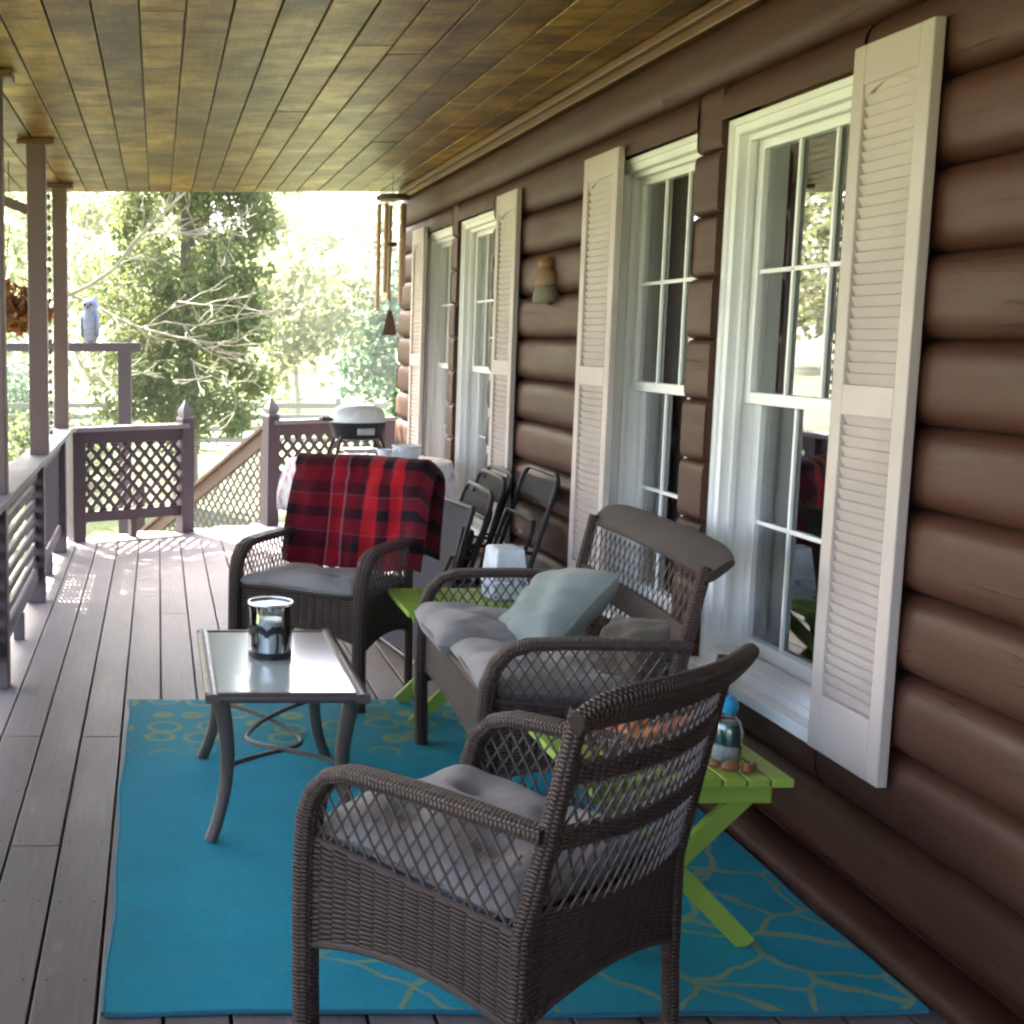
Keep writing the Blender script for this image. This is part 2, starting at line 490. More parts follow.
n = NT('lawn_grass'); v = n.coord('Object')
f = n.noise(v, .35, 5); g = n.noise(v, 14, 4)
col = n.mix(n.rng(f, .35, .65), (.085, .11, .035), (.17, .17, .075))
n.bump(g, .6, .05)
M['grass'] = n.fin(n.mix(n.math('MULTIPLY', g, .5), col, (.06, .09, .025)), .85, spec=.2)
M['ever'] = leafmat('evergreen_leaf', (.06, .10, .025), (.19, .20, .075), .45, 1.6)
M['leafA'] = leafmat('pale_leaf', (.16, .18, .075), (.28, .29, .15), .55, .5)
M['leafB'] = leafmat('spring_leaf', (.10, .14, .05), (.20, .23, .10), .55, .5)
M['leafC'] = leafmat('cool_leaf', (.07, .14, .085), (.15, .21, .12), .5, .6)
M['conifer'] = leafmat('cone_leaf', (.02, .07, .015), (.05, .13, .03), .2, 3)
M['rust'] = leafmat('rust_leaf', (.20, .06, .012), (.42, .19, .055), .35, 9)
M['bark'] = wood('grey_bark', (.12, .095, .07), .9, .3)
M['palebark'] = wood('pale_bark', (.30, .27, .20), .85, .2)

# ------------------------------------------------------------------ ground, deck
b = MB()
N = 60
g = []
for i in range(N + 1):
    row = []
    for j in range(N + 1):
        x = -160 + 320 * i / N; y = -80 + 380 * j / N
        z = -.72 + (0.0 if y < 30 else .012 * (y - 30)) + .05 * math.sin(x * .4) * math.sin(y * .31)
        row.append((x, y, z))
    g.append(row)
b.patch(g)
tag(b.build('lawn', M['grass']), kind='structure')

CEIL = 2.465
b = MB()
P = .145; X0 = -.133
k0 = -4
for k in range(k0, 14):
    xa = X0 + P * k + .004; xb = X0 + P * (k + 1) - .004
    y = -6.0
    cuts = [4.57] if k in (-3, -1, 2, 5, 9) else [rng.uniform(2.0, 3.6), rng.uniform(6.3, 7.2)] if k % 2 else [3.02 + .0 * k, 7.6]
    if k == -2: cuts = [3.55]
    for yy in cuts + [9.15]:
        b.box(((xa + xb) / 2, (y + yy - .004) / 2, -.016 + rng.uniform(-.0008, .0008)), (xb - xa, yy - y - .004, .030), off=(rng.uniform(0, 60), rng.uniform(0, 60)))
        y = yy
def rail_line(x): return 9.1 + .5 * (x + .6)
y = 9.154
while y < 10.9:
    xs = max(-.75, -.6 + (y - 9.1 - .12) / .5 + .0)
    b.box(((xs + 2.3) / 2, y + P / 2, -.0165), (2.3 - xs, P - .008, .030), off=(rng.uniform(0, 60), rng.uniform(0, 60)))
    y += P
b.cm = 1
for k in range(k0, 14):
    for q in range(20):
        yy = 1.55 + .406 * q
        if yy > 9.1: break
        for dx in (.028, P - .028):
            x = X0 + P * k + dx + rng.uniform(-.004, .004); y2 = yy + rng.uniform(-.008, .008)
            ring = [Vector((x + .0042 * math.cos(R(60 * t)), y2 + .0042 * math.sin(R(60 * t)), .0004)) for t in range(6)]
            i0 = len(b.v); b.v.extend(ring); b.face(range(i0, i0 + 6), [(0, 0)] * 6)
o = b.build('deck', [M['deck'], plain('screw_head', (.03, .026, .024), .6, .3)], bevel=.003); tag(o, kind='structure')
b = MB()
b.box((-.74, 1.6, -.16), (.04, 15.1, .25)); b.box((.5, 1.6, -.20), (2.6, 15.0, .30))
b.box((.2, 9.17, -.16), (1.9, .04, .25))
for yy in (1.0, 3.2, 5.4, 7.6, 9.1): b.box((-.62, yy, -.5), (.09, .09, .5))
tag(b.build('deck_frame', M['rail']), kind='structure')

# ------------------------------------------------------------------ log cabin
cabin = empty('log_cabin', (1.8, 4.0, 0), 0, 'brown log cabin with varnished porch ceiling, white windows and beige shutters', 'cabin')
def cpart(mb, name, mat, parent=cabin, **kw):
    o = mb.build(name, mat, None, **kw)
    o.parent = parent
    if parent is cabin: o.matrix_parent_inverse = Matrix.Translation((-1.8, -4.0, 0))
    return o
WIN = [(3.294, 4.094), (4.275, 5.075), (6.82, 7.62), (7.765, 8.565)]
WZ0, WZ1 = .38, 2.092
WALL0, WALL1 = -6.0, 9.44
LP = .1935; LZ = 1.430
def logx(s, tight=False):
    q = abs(2 * s - 1)
    return 1.752 - .029 * max(0, 1 - q ** 14) ** .6 if tight else 1.775 - .052 * max(0, 1 - q ** 4.2) ** .6
def log_piece(mb, y0, y1, zl, zh, ca, cb, tight=False):
    """half round log between y0 and y1, row from zl to zh, kept only between ca and cb"""
    za, zb = max(zl, ca), min(zh, cb)
    if zb - za < .004: return
    ns = 14
    ss = [.5 - .5 * math.cos(math.pi * i / ns) for i in range(ns + 1)]
    zz = [za] + [zl + LP * s for s in ss if za + .001 < zl + LP * s < zb - .001] + [zb]
    ys = [y0 + (y1 - y0) * i / max(1, int((y1 - y0) / .35)) for i in range(max(1, int((y1 - y0) / .35)) + 1)]
    ph = rng.uniform(0, 9); o1 = rng.uniform(0, 40)
    grid = []
    for yy in ys:
        wob = .0035 * math.sin(yy * 2.1 + ph) + .002 * math.sin(yy * 5.3 + ph * 2)
        grid.append([Vector((logx(min(1, max(0, (z - zl) / LP)), tight) + wob, yy, z)) for z in zz])
    mb.patch(grid, 0, us=[yy + o1 for yy in ys], vs=[z + o1 for z in zz])
    for yy, flip in ((y0, False), (y1, True)):
        bb = len(mb.v); pr = [Vector((1.86, yy, zz[0]))] + [Vector((logx(min(1, max(0, (z - zl) / LP)), tight), yy, z)) for z in zz] + [Vector((1.86, yy, zz[-1]))]
        mb.v.extend(pr); idx = list(range(bb, bb + len(pr)))
        mb.face(idx if flip else idx[::-1], [(p.x, p.z) for p in pr])
b = MB()
for k in range(-5, 8):
    zh = LZ - LP * k; zl = zh - LP
    segs = []
    y = WALL0
    inside = zl < WZ1 and zh > WZ0
    if inside:
        for a, c in WIN:
            segs.append((y, a)); y = c
        segs.append((y, WALL1))
        for s in segs: log_piece(b, s[0], s[1], zl, zh, -1, 9, s[1] - s[0] < .4)
        if zh > WZ1:
            for a, c in WIN: log_piece(b, a, c, zl, zh, WZ1, 9)
        if zl < WZ0:
            for a, c in WIN: log_piece(b, a, c, zl, zh, -1, WZ0)
    else:
        joint = {-4: 2.95, -5: 4.6}.get(k, rng.uniform(2.2, 8.5))
        log_piece(b, WALL0, joint - .004, zl, zh, -1, 9); log_piece(b, joint + .004, WALL1, zl, zh, -1, 9)
cpart(b, 'log_wall', M['log'], smooth=50)
b = MB(); b.tube([(1.72, WALL0, .036), (1.72, WALL1, .036)], .072, .036, seg=14, side=(1, 0, 0), sq=2.6)
cpart(b, 'base_log', M['log'], smooth=60)
# backing of the wall, round the openings (one shell)
b = MB()
ys = [WALL0] + [q for w in WIN for q in w] + [WALL1]
for i in range(0, len(ys), 2): b.box((1.87, (ys[i] + ys[i + 1]) / 2, 1.17), (.06, ys[i + 1] - ys[i], 2.55))
for a, c in WIN:
    b.box((1.87, (a + c) / 2, (WZ1 + 2.44) / 2), (.06, c - a, 2.44 - WZ1))
    b.box((1.87, (a + c) / 2, (WZ0 - .1) / 2), (.06, c - a, WZ0 + .1))
cpart(b, 'wall_core', M['room'])
b = MB()
b.box((1.752, (WALL0 + 9.40) / 2, 2.4315), (.045, 9.40 - WALL0, .065)); b.box((1.715, (WALL0 + 9.40) / 2, 2.447), (.030, 9.40 - WALL0, .034))
cpart(b, 'crown_trim', M['trim_brown'], bevel=.006)
# room behind the windows
b = MB()
for ya, yb in ((-1.5, 3.0), (4.7, 7.0), (8.4, 9.5)): b.box((4.6, (ya + yb) / 2, 1.2), (.06, yb - ya, 2.6))
for ya, yb in ((3.0, 4.7), (7.0, 8.4)): b.box((4.6, (ya + yb) / 2, .4), (.06, yb - ya, 1.0)); b.box((4.6, (ya + yb) / 2, 2.3), (.06, yb - ya, .4))  # unseen back wall openings, added to let sky light into the room
b.box((3.25, -1.0, 1.2), (2.6, .06, 2.6)); b.box((3.25, 5.7, 1.2), (2.6, .06, 2.6))
b.box((3.25, 4, 2.47), (2.75, 11.0, .06))
cpart(b, 'room_wall', M['room'])
b = MB(); b.box((3.25, 4, -.05), (2.75, 11.0, .06)); cpart(b, 'room_floor', M['roomfloor'])
b = MB()
for k in range(-5, 8):
    z = LZ - LP * k - LP / 2
    b.tube([(1.86, 9.385, z), (4.7, 9.385, z)], .055, .0965, seg=14, side=(0, 1, 0))
b.box((3.3, 9.34, 1.15), (2.8, .06, 2.6))
b.box((3.3, 9.34, -.5), (2.8, .06, .8))
cpart(b, 'end_wall', M['log'])
# porch ceiling boards
b = MB()
x = -1.26; k = 0
while x < 1.80:
    yc = -6.4
    cuts = sorted(rng.uniform(-5.5, 9) for _ in range(3)) + [9.56]
    for yy in cuts:
        if yy - yc < .05: continue
        b.box((x + .075, (yc + yy) / 2, CEIL + .010 + rng.uniform(0, .003)), (.1425, yy - yc - .003, .020), off=(rng.uniform(0, 80), rng.uniform(0, 80)))
        yc = yy
    x += .15; k += 1
cpart(b, 'porch_ceiling', M['ceiling'], bevel=.003)
b = MB()
b.box((.27, 1.5, CEIL + .07), (3.12, 15.9, .09))
rot = Matrix.Rotation(R(14), 3, 'Y')
b.box((.35, 1.5, CEIL + .50), (3.7, 16.0, .06), Matrix.Rotation(R(-14), 3, 'Y'))
b.box((4.0, 1.5, CEIL + 1.05), (4.3, 16.0, .06), Matrix.Rotation(R(-8), 3, 'Y'))
cpart(b, 'roof', M['darkwood'])
b = MB(); b.box((-1.30, 1.5, CEIL + .06), (.03, 16.0, .20)); b.box((.27, 9.585, CEIL + .10), (3.1, .03, .19)); cpart(b, 'fascia', M['trim_brown'])

# windows
def make_window(yn, yf):
    f = MB()
    c = .05; xo, xi = 1.755, 1.90
    yc = (yn + yf) / 2; w = yf - yn
    # casing and jambs
    for y0, y1 in ((yn, yn + c), (yf - c, yf)):
        f.box(((xo + xi) / 2, (y0 + y1) / 2, (WZ0 + WZ1) / 2), (xi - xo, y1 - y0, WZ1 - WZ0))
    f.box(((xo + xi) / 2, yc, WZ1 - c / 2), (xi - xo, w - 2 * c, c))
    f.box(((xo + xi) / 2, yc, WZ0 + .03), (xi - xo, w - 2 * c, .06))
    # brick mould and inner stops
    f.box((1.750, yf - .012, (WZ0 + WZ1) / 2), (.012, .024, WZ1 - WZ0 - .004)); f.box((1.750, yn + .012, (WZ0 + WZ1) / 2), (.012, .024, WZ1 - WZ0 - .004))
    f.box((1.750, yc, WZ1 - .013), (.012, w - .05, .022))
    for y0 in (yn + c + .007, yf - c - .007): f.box((1.795, y0, (WZ0 + WZ1) / 2 + .05), (.02, .014, WZ1 - WZ0 - .17))
    f.box((1.795, yc, WZ1 - c - .010), (.02, w - 2 * c - .03, .020))
    win = cpart(f, 'window', M['white'], bevel=.003)
    s = MB(); s.box((1.735, yc, WZ0 + .018), (.065, w + .01, .036)); s.box((1.79, yc, WZ0 + .075), (.06, w - 2 * c, .03), Matrix.Rotation(R(-10), 3, 'Y'))
    s.build('sill', M['white'], win, bevel=.003)
    ya, yb = yn + c, yf - c
    def sash(x, z0, z1, top, bot):
        m = MB(); st = .042
        for y0 in (ya + st / 2, yb - st / 2): m.box((x, y0, (z0 + z1) / 2), (.032, st, z1 - z0))
        m.box((x, yc, z1 - top / 2), (.032, yb - ya - 2 * st, top)); m.box((x, yc, z0 + bot / 2), (.032, yb - ya - 2 * st, bot))
        g0, g1 = z0 + bot, z1 - top; w3 = (yb - ya - 2 * st) / 3
        for i in (1, 2): m.box((x - .004, ya + st + w3 * i, (g0 + g1) / 2), (.010, .013, g1 - g0))
        m.box((x - .0045, yc, (g0 + g1) / 2), (.009, yb - ya - 2 * st, .013))
        o = m.build('sash', M['white'], win, bevel=.002)
        p = MB(); p.box((x + .004, yc, (g0 + g1) / 2), (.003, yb - ya - 2 * st + .01, g1 - g0 + .01))
        p.build('pane', M['glass'], win)
    sash(1.832, 1.235, WZ1 - c - .002, .045, .035)
    sash(1.868, WZ0 + .062, 1.268, .035, .06)
    return win
for w in WIN: make_window(*w)

# shutters
def make_shutter(y0, y1):
    z0, z1 = .385, 2.13; st = .052; xf = 1.690; t = .026; xc = xf + t / 2; yc = (y0 + y1) / 2
    m = MB()
    for y in (y0 + st / 2, y1 - st / 2): m.box((xc, y, (z0 + z1) / 2), (t, st, z1 - z0))
    wi = y1 - y0 - 2 * st
    m.box((xc, yc, z1 - .0475), (t, wi, .095)); m.box((xc, yc, z0 + .075), (t, wi, .15)); m.box((xc, yc, 1.285), (t, wi, .075))
    # arched lip of the top rail
    g = []
    for i in range(15):
        a = i / 14; y = y0 + st - .002 + (wi + .004) * a; h = .030 * (1 - (2 * a - 1) ** 2)
        g.append([(xc + .001, y, z1 - .128 + h), (xc + .001, y, z1 - .09)])
    m.patch(g, t - .008)
    sh = cpart(m, 'shutter', M['shutter'], bevel=.003)
    l = MB()
    for a, c in ((z0 + .15, 1.285 - .0375), (1.285 + .0375, z1 - .095)):
        nn = int((c - a) / .0262); p = (c - a) / nn
        for i in range(nn):
            l.box((xc + .002, yc, a + p * (i + .5)), (.006, wi + .004, p * 1.25), Matrix.Rotation(R(-24), 3, 'Y'))
    l.build('louvers', M['shutter'], sh)
    bk = MB(); bk.box((xf + t - .001, yc, (z0 + z1) / 2), (.003, wi, z1 - z0 - .2)); bk.build('backing', M['shutter'], sh)
for s in ((2.945, 3.275), (4.905, 5.291), (6.268, 6.638), (8.43, 8.80)): make_shutter(*s)

# curtains
for i, (a, c) in enumerate(WIN):
    m = MB(); gr = []
    for k in range(41):
        u = k / 40
        y = c + .13 - .27 * u
        gr.append([(1.945 + .016 * math.sin(u * 40 + i), y, .18), (1.945 + .017 * math.sin(u * 40 + i + .3), y, 1.2), (1.945 + .012 * math.sin(u * 40 + i), y, 2.25)])
    m.patch(gr, .004)
    m.tube([(1.945, a - .1, 2.27), (1.945, c + .14, 2.27)], .010)
    lab = ['grey beige curtain inside the nearest window, by the big near shutter',
           'grey beige curtain inside the second window, above the loveseat',
           'grey beige curtain inside the third window, beyond the wall ornament',
           'grey beige curtain inside the farthest window of the porch'][i]
    tag(m.build('curtain', M['curtain']), lab, 'curtain', 'curtains inside the windows')

# ------------------------------------------------------------------ posts and railings
def porch_post(x, y, label, brace=False):
    p = empty('porch_post', (x, y, .80), 0, label, 'post', 'porch posts along the deck edge')
    m = MB(); m.box((0, 0, (CEIL - .80) / 2 - .002), (.098, .098, CEIL - .80 - .006), off=(rng.uniform(0, 9), 0)); m.build('shaft', M['post'], p, bevel=.005)
    m = MB(); m.box((.0, 0, CEIL - .80 - .022), (.19, .15, .03)); m.build('cap', M['trim_brown'], p, bevel=.004)
    if brace:
        m = MB(); m.bar((-.05, 0, 1.30), (-.62, .0, 1.52), .06, .05, side=(0, 1, 0)); m.build('brace', M['post'], p, bevel=.004)
    return p
porch_post(-.640, 7.02, 'mauve brown square porch post standing on the left railing, second from the camera', True)
porch_post(-.670, 9.06, 'mauve brown square porch post at the far corner of the left railing')
porch_post(-.660, 5.25, 'dark porch post at the left edge of the view, nearest the camera')

RZ = .805
def dir2(a, c):
    d = Vector((c[0] - a[0], c[1] - a[1], 0)); L = d.length; d.normalize()
    return d, L
def railing(name, a, c, label, cat='railing', newels=(), cap_w=.14, stubs=(), inset=0.0, lat_off=0.0, slat_to=0.0):
    """straight railing from a to c (x, y): cap, rails, lattice, posts"""
    d, L = dir2(a, c); nrm = Vector((-d.y, d.x, 0))
    root = empty(name, (a[0], a[1], 0), math.atan2(d.y, d.x), label, cat)
    m = MB(); m.box((L / 2, 0, RZ - .016), (L, cap_w, .032), off=(rng.uniform(0, 9), 0)); m.build('cap_rail', M['rail_cap'], root, bevel=.004)
    m = MB(); m.box((L / 2, 0, RZ - .032 - .045), (L - .002, .036, .088)); m.build('upper_rail', M['rail'], root, bevel=.003)
    m = MB(); m.box((L / 2, 0, .165), (L - .002, .036, .075)); m.build('lower_rail', M['rail'], root, bevel=.003)
    if slat_to:
        m = MB(); zq = .245
        while zq < RZ - .13:
            m.box((slat_to / 2, 0, zq), (slat_to, .016, .040), off=(rng.uniform(0, 9), 0)); zq += .078
        m.build('slat_panel', M['lattice'], root)
    m = MB()
    lattice(m, [(slat_to + 0.01, .2), (L - .01, .2), (L - .01, RZ - .12), (slat_to + .01, RZ - .12)], lambda u, z: (u, 0, z), .072, .030, .007, 48, (0, 1, 0), off=lat_off)
    m.build('lattice_panel', M['lattice'], root)
    for s in stubs:
        m = MB(); m.box((s, 0, .064), (.05, .05, .126)); m.build('foot', M['rail'], root, bevel=.003)
    for s, h in newels:
        m = MB(); m.box((s, 0, h / 2), (.10, .10, h), off=(rng.uniform(0, 9), 0)); ob = m.build('newel_post', M['rail'], root, bevel=.004)
        if h > RZ:
            m = MB()
            m.lathe([(.066, h), (.066, h + .012), (.046, h + .018), (.062, h + .045), (.058, h + .065), (.030, h + .10), (.006, h + .135)], (s, 0, 0), 4, Matrix.Rotation(R(45), 3, 'Z'))
            fo = m.build('finial', M['rail_cap'], ob)
    return root
railing('deck_railing', (-.665, -6.0), (-.665, 9.06), 'long lattice railing along the left side of the deck under the porch posts', 'railing',
        newels=[(11.25, .772), (13.0, .772), (9.6, .772), (14.65, .772), (7.9, .772), (6.2, .772), (3.6, .772), (1.0, .772)], stubs=[10.45, 12.1, 13.8, 8.7], cap_w=.15, slat_to=13.0)
Cc = (-.60, 9.10); N1 = (.20, 9.55); N2 = (.86, 9.90); E = (1.86, 10.38)
d1, L1 = dir2(Cc, N1)
railing('deck_railing', Cc, N1, 'short purple brown lattice railing at the far end, left of the stair opening', 'railing', newels=[(L1, .84), (.03, .772)], stubs=[L1 * .52], lat_off=.3)
d2, L2 = dir2(N2, E)
railing('deck_railing', N2, E, 'lattice railing at the far end behind the white grill, right of the stairs', 'railing', newels=[(0, .84), (L2 - .04, .772)], stubs=[L2 * .5], lat_off=.2)

# stair hand rail going down from newel 2
out = Vector((-d2.y, d2.x, 0)).normalized()
st = empty('stair_railing', (N2[0], N2[1], 0), math.atan2(out.y, out.x), 'sloping brown stair railing with lattice between the two newel posts', 'railing')
def sz(u): return .76 - .50 * u
m = MB(); m.bar((.04, 0, sz(.04) - .05), (2.4, 0, sz(2.4) - .05), .11, .036, side=(0, 0, 1)); m.build('side_rail', M['stair_rail'], st, bevel=.003)
m = MB(); m.bar((.04, 0, sz(.04) + .022), (2.4, 0, sz(2.4) + .022), .09, .03, side=(0, 1, 0)); m.build('hand_rail', M['stair_rail'], st, bevel=.003)
m = MB()
lattice(m, [(.06, -.05), (2.36, sz(2.36) - .72), (2.36, sz(2.36) - .10), (.06, sz(.06) - .10)], lambda u, z: (u, 0, z), .075, .022, .006, 45, (0, 1, 0))
m.build('lattice_panel', M['lattice'], st)
m = MB(); m.box((.085, 0, .32), (.07, .05, .72)); m.build('newel_post', M['stair_rail'], st, bevel=.003)
m = MB(); m.box((2.4, 0, -.45), (.09, .09, 1.0)); m.build('newel_post', M['stair_rail'], st, bevel=.003)
# steps
m = MB()
for i in range(4):
    u = .20 + .27 * i
    c = Vector((N1[0] + N2[0], N1[1] + N2[1], 0)) / 2 + out * u
    ang = math.atan2(d2.y, d2.x)
    m.box((c.x, c.y, -.16 - .17 * i), (.74, .28, .035), Matrix.Rotation(ang, 3, 'Z'))
tag(m.build('stairs', M['deck'], bevel=.003), kind='structure')

# ------------------------------------------------------------------ rug
m = MB(); g = []
RX, RY, RW, RL = .767, 3.81, 1.76, 2.40
for i in range(45):
    row = []
    for j in range(61):
        x0 = -1 + 2 * i / 44; y0 = -1 + 2 * j / 60
        x = x0 * (RW / 2 + .005 * math.sin(y0 * 5 + 1) + .003 * math.sin(y0 * 13)); y = y0 * (RL / 2 + .006 * math.sin(x0 * 4) + .003 * math.sin(x0 * 11))
        row.append((x, y, .007 + .0022 * math.sin(x * 7 + y * 4) * math.sin(y * 6) + .006 * max(0, abs(x0) - .93) / .07 * max(0, math.sin(y * 3.1))))
    g.append(row)
m.patch(g, .007)
rug = m.build('rug', M['rug'], loc=(RX, RY, 0))
rgrid = g; m = MB()
up6 = Vector((0, 0, -.001))
for e in ([r[0] for r in rgrid], [r[-1] for r in rgrid], rgrid[0], rgrid[-1]): m.tube([Vector(p) + up6 for p in e], .0068, .0050, seg=8, cap=False)
m.build('binding', fabric('rug_binding', (.010, .17, .27), .1), rug)
tag(rug, 'turquoise blue outdoor rug with faint olive ring pattern under the wicker seats', 'rug')

# ------------------------------------------------------------------ wicker seats
def arc_path(hw):
    pts = [(0.245, .0), (.250, .15), (.253, .30), (.252, .42), (.246, .495), (.226, .555), (.19, .594), (.14, .611), (.06, .615), (-.06, .616), (-.16, .613), (-.235, .612), (-.278, .611)]
    return pts
def make_seat(name, W, label, cat, group=None, slat2=True, kb=.045, droop=.55, flare=1.0, dz=0.0):
    root = empty(name, (0, 0, 0), 0, label, cat, group)
    hw = W / 2
    path = arc_path(hw)
    def bow(x, k=kb): return -k * (1 - (x / hw) ** 2)
    bk = .94 if slat2 else .97
    def backy(z): return -.238 - max(0, z - .42) * .205
    for s in (-1, 1):
        m = MB()
        ws = [.026] * 4 + [.028, .030, .032, .033, .034, .033, .029, .024, .020]; hs = [.023] * 5 + [.019, .018, .017, .016, .016, .016, .016, .014]
        m.tube([(s * hw, y, z) for y, z in path], ws, hs, seg=12, side=(1, 0, 0), sq=3.0)
        m.build('arm', M['wick_band'], root, smooth=60)
        m = MB()
        zs = [0, .2, .42, .52, .62, .72, .80 + dz]
        m.tube([(s * hw * (1.0 - (1.0 - bk) * min(1, max(0, (z - .3) / .25))), backy(z) - .012 * (z < .1), z) for z in zs], [.017, .018, .02, .02, .019, .018, .017], seg=12)
        m.build('rear_leg', M['wick_band'], root)
        # side panel with arched lower edge
        m = MB(); gr = []
        for i in range(17):
            a = i / 16; y = -.235 + .475 * a
            zb = .232 + .040 * (1 - (2 * a - 1) ** 2) + .012 * (1 - a)
            gr.append([(s * hw, y, zb + (.42 + .035 * a - zb) * j / 4) for j in range(5)])
        m.patch(gr, .014); m.build('side_panel', M['wick'], root)
        # rim tube along the arch and under the arm
        m = MB(); m.tube([p[0] for p in gr], .010, seg=8)
        m.tube([(s * hw, .24, .457), (s * hw, -.235, .422)], .007, seg=6); m.build('side_trim', M['wick_strand'], root)
        m = MB()
        poly = [(-.235, .424), (.245, .459), (.244, .50), (.226, .55), (.19, .585), (.14, .60), (-.235, .592)]
        lattice(m, poly, lambda y, z, s=s: (s * hw, y, z), .0275, .0042, .0036, 57, (1, 0, 0))
        m.build('side_lattice', M['wick_strand'], root)
    # front apron, rear panel
    for nm, yy, z0, z1, bw in (('front_apron', .235, .27, .445, 0.0), ('rear_panel', None, .245, .455, .045)):
        m = MB(); gr = []
        for i in range(21):
            a = i / 20; x = -hw + .015 + (W - .03) * a
            zb = z0 + .045 * (1 - (2 * a - 1) ** 2)
            row = []
            for j in range(6):
                z = zb + (z1 - zb) * j / 5
                row.append((x, yy + .012 * (1 - (2 * a - 1) ** 2) if yy else backy(z) + bow(x) * min(1, max(0, (z - .2) / .3)), z))
            gr.append(row)
        m.patch(gr, .014)
        if nm == 'front_apron': m.tube([(p[-1][0], p[-1][1], .45) for p in gr], .014, seg=8)
        m.tube([p[0] for p in gr], .010, seg=8)
        m.build(nm, M['wick'], root)
    m = MB(); m.box((0, 0, .395), (W - .04, .45, .02), Matrix.Rotation(R(4.2), 3, 'X')); m.build('seat_deck', M['wick'], root)
    # back
    def bp(x, z): return Vector((x, backy(z) + bow(x), z))
    for zc in ((.722, .60) if slat2 else (.62,)):
        hh = .018 if slat2 else .035
        m = MB(); gr = []
        for i in range(25):
            x = (-hw + W * i / 24) * bk
            gr.append([bp(x, zc - hh + 2 * hh * j / 3) for j in range(4)])
        m.patch(gr, .018); m.build('back_slat', M['wick_band'], root)
    m = MB()
    lattice(m, [(-hw * bk + .01, .45), (hw * bk - .01, .45), (hw * bk - .01, .765 + dz), (-hw * bk + .01, .765 + dz)], lambda x, z: bp(x, z), *((.0265, .0038, .0034, 64) if slat2 else (.040, .0032, .003, 60)), (0, 1, .15), segs=4)
    m.build('back_lattice', M['wick_strand'], root)
    # top rail: a rolled band leaning back
    m = MB(); pts = []; ws = []
    nn = 29; lean = Vector((0, -.62 * flare, .80)).normalized()
    for i in range(nn):
        a = 2 * i / (nn - 1) - 1; x = a * (hw * bk + .030); xx = max(-hw, min(hw, x))
        e = abs(a) ** 7
        pts.append(Vector((x, backy(.80) + bow(xx) - .034 * flare + .015 * e, .808 + dz - droop * .055 * e)))
        ws.append((.046 if slat2 else .056) - .012 * e)
    m.tube(pts, ws, [w_ * (.42 if slat2 else .26) for w_ in ws], seg=28, side=lean, sq=2.8)
    m.build('top_rail', M['wick_band' if slat2 else 'wick_fine'], root, smooth=70)
    return root

front = make_seat('wicker_armchair', .545, 'brown wicker armchair seen from behind in the foreground, on the near edge of the rug', 'armchair', 'wicker armchairs on the porch', True, .045, .45, 1.0, .038)
front.location = (.668, 2.47, .0); front.rotation_euler.z = R(41.3)
far = copy_tree(front)
far.location = (.675, 5.20, 0); far.rotation_euler.z = R(147.0)
far['label'] = 'brown wicker armchair with the red plaid blanket over its back'
love = make_seat('wicker_loveseat', 1.05, 'brown wicker loveseat under the windows with grey cushions and two pillows', 'loveseat', None, False, .015, .25, 1.35, .022)
love.location = (1.155, 3.92, .010); love.rotation_euler.z = R(87.6)

def cushion_mb(w, d, h, seed=0, puff=1.0, dent=()):
    """puffy seat cushion centred on the origin, base at z=0"""
    m = MB(); nu, nv = 29, 29
    rr = random.Random(seed); p1, p2, p3 = (rr.uniform(0, 6) for _ in range(3))
    top, bot = [], []
    for i in range(nu):
        rt, rb = [], []
        for j in range(nv):
            a = 2 * i / (nu - 1) - 1; c = 2 * j / (nv - 1) - 1
            A = math.copysign(abs(a) ** .85, a); C = math.copysign(abs(c) ** .85, c)
            ed = (1 - abs(a) ** 5) * (1 - abs(c) ** 5)
            ed = max(0, ed) ** .45
            wr = .006 * math.sin(5 * a + 3 * c + p1) + .004 * math.sin(9 * c - 6 * a + p2) + .002 * math.sin(14 * a + 8 * c + p3)
            for (da, dc) in dent: wr -= .020 * math.exp(-((a - da) ** 2 + (c - dc) ** 2) / .02)
            z = h * .5 + h * .5 * ed * puff + wr * ed
            x = A * w / 2 * (1 - .02 * math.sin(4 * c + p1)); y = C * d / 2 * (1 - .02 * math.sin(4 * a + p2))
            rt.append((x, y, z)); rb.append((x, y, h * .5 - h * .48 * ed))
        top.append(rt); bot.append(rb)
    m.patch(top); m.patch([r for r in reversed(bot)])
    return m
def cushion(name, w, d, h, loc, rz, label, mat, seed, dent=(), cat='cushion', group=None, rot=None):
    o = cushion_mb(w, d, h, seed, 1.0, dent).build(name, mat, loc=loc, smooth=70)
    o.rotation_euler = rot if rot else (R(4.0), 0, rz)
    if cat == 'cushion':
        pm = MB(); pts = []
        for k in range(65):
            t = 2 * math.pi * k / 64; ca, sa = math.cos(t), math.sin(t)
            q = max(abs(ca), abs(sa)) ** .75
            pts.append((ca / q * w / 2 * 1.004, sa / q * d / 2 * 1.004, h * .5))
        pm.tube(pts, .0055, seg=6, cap=False); pm.build('piping', M['piping'], o)
    return tag(o, label, cat, group)
tuft = ((-.35, -.35), (.35, -.35), (-.35, .35), (.35, .35))
cushion('seat_cushion', .50, .49, .090, (.668 - .02, 2.47 + .022, .405), R(41.3), 'lilac grey tufted seat cushion on the foreground armchair', M['cushion'], 1, tuft, group='grey seat cushions')
cushion('seat_cushion', .50, .49, .095, (.665, 5.185, .405), R(147), 'lilac grey seat cushion on the armchair with the plaid blanket', M['cushion'], 2, tuft, group='grey seat cushions')
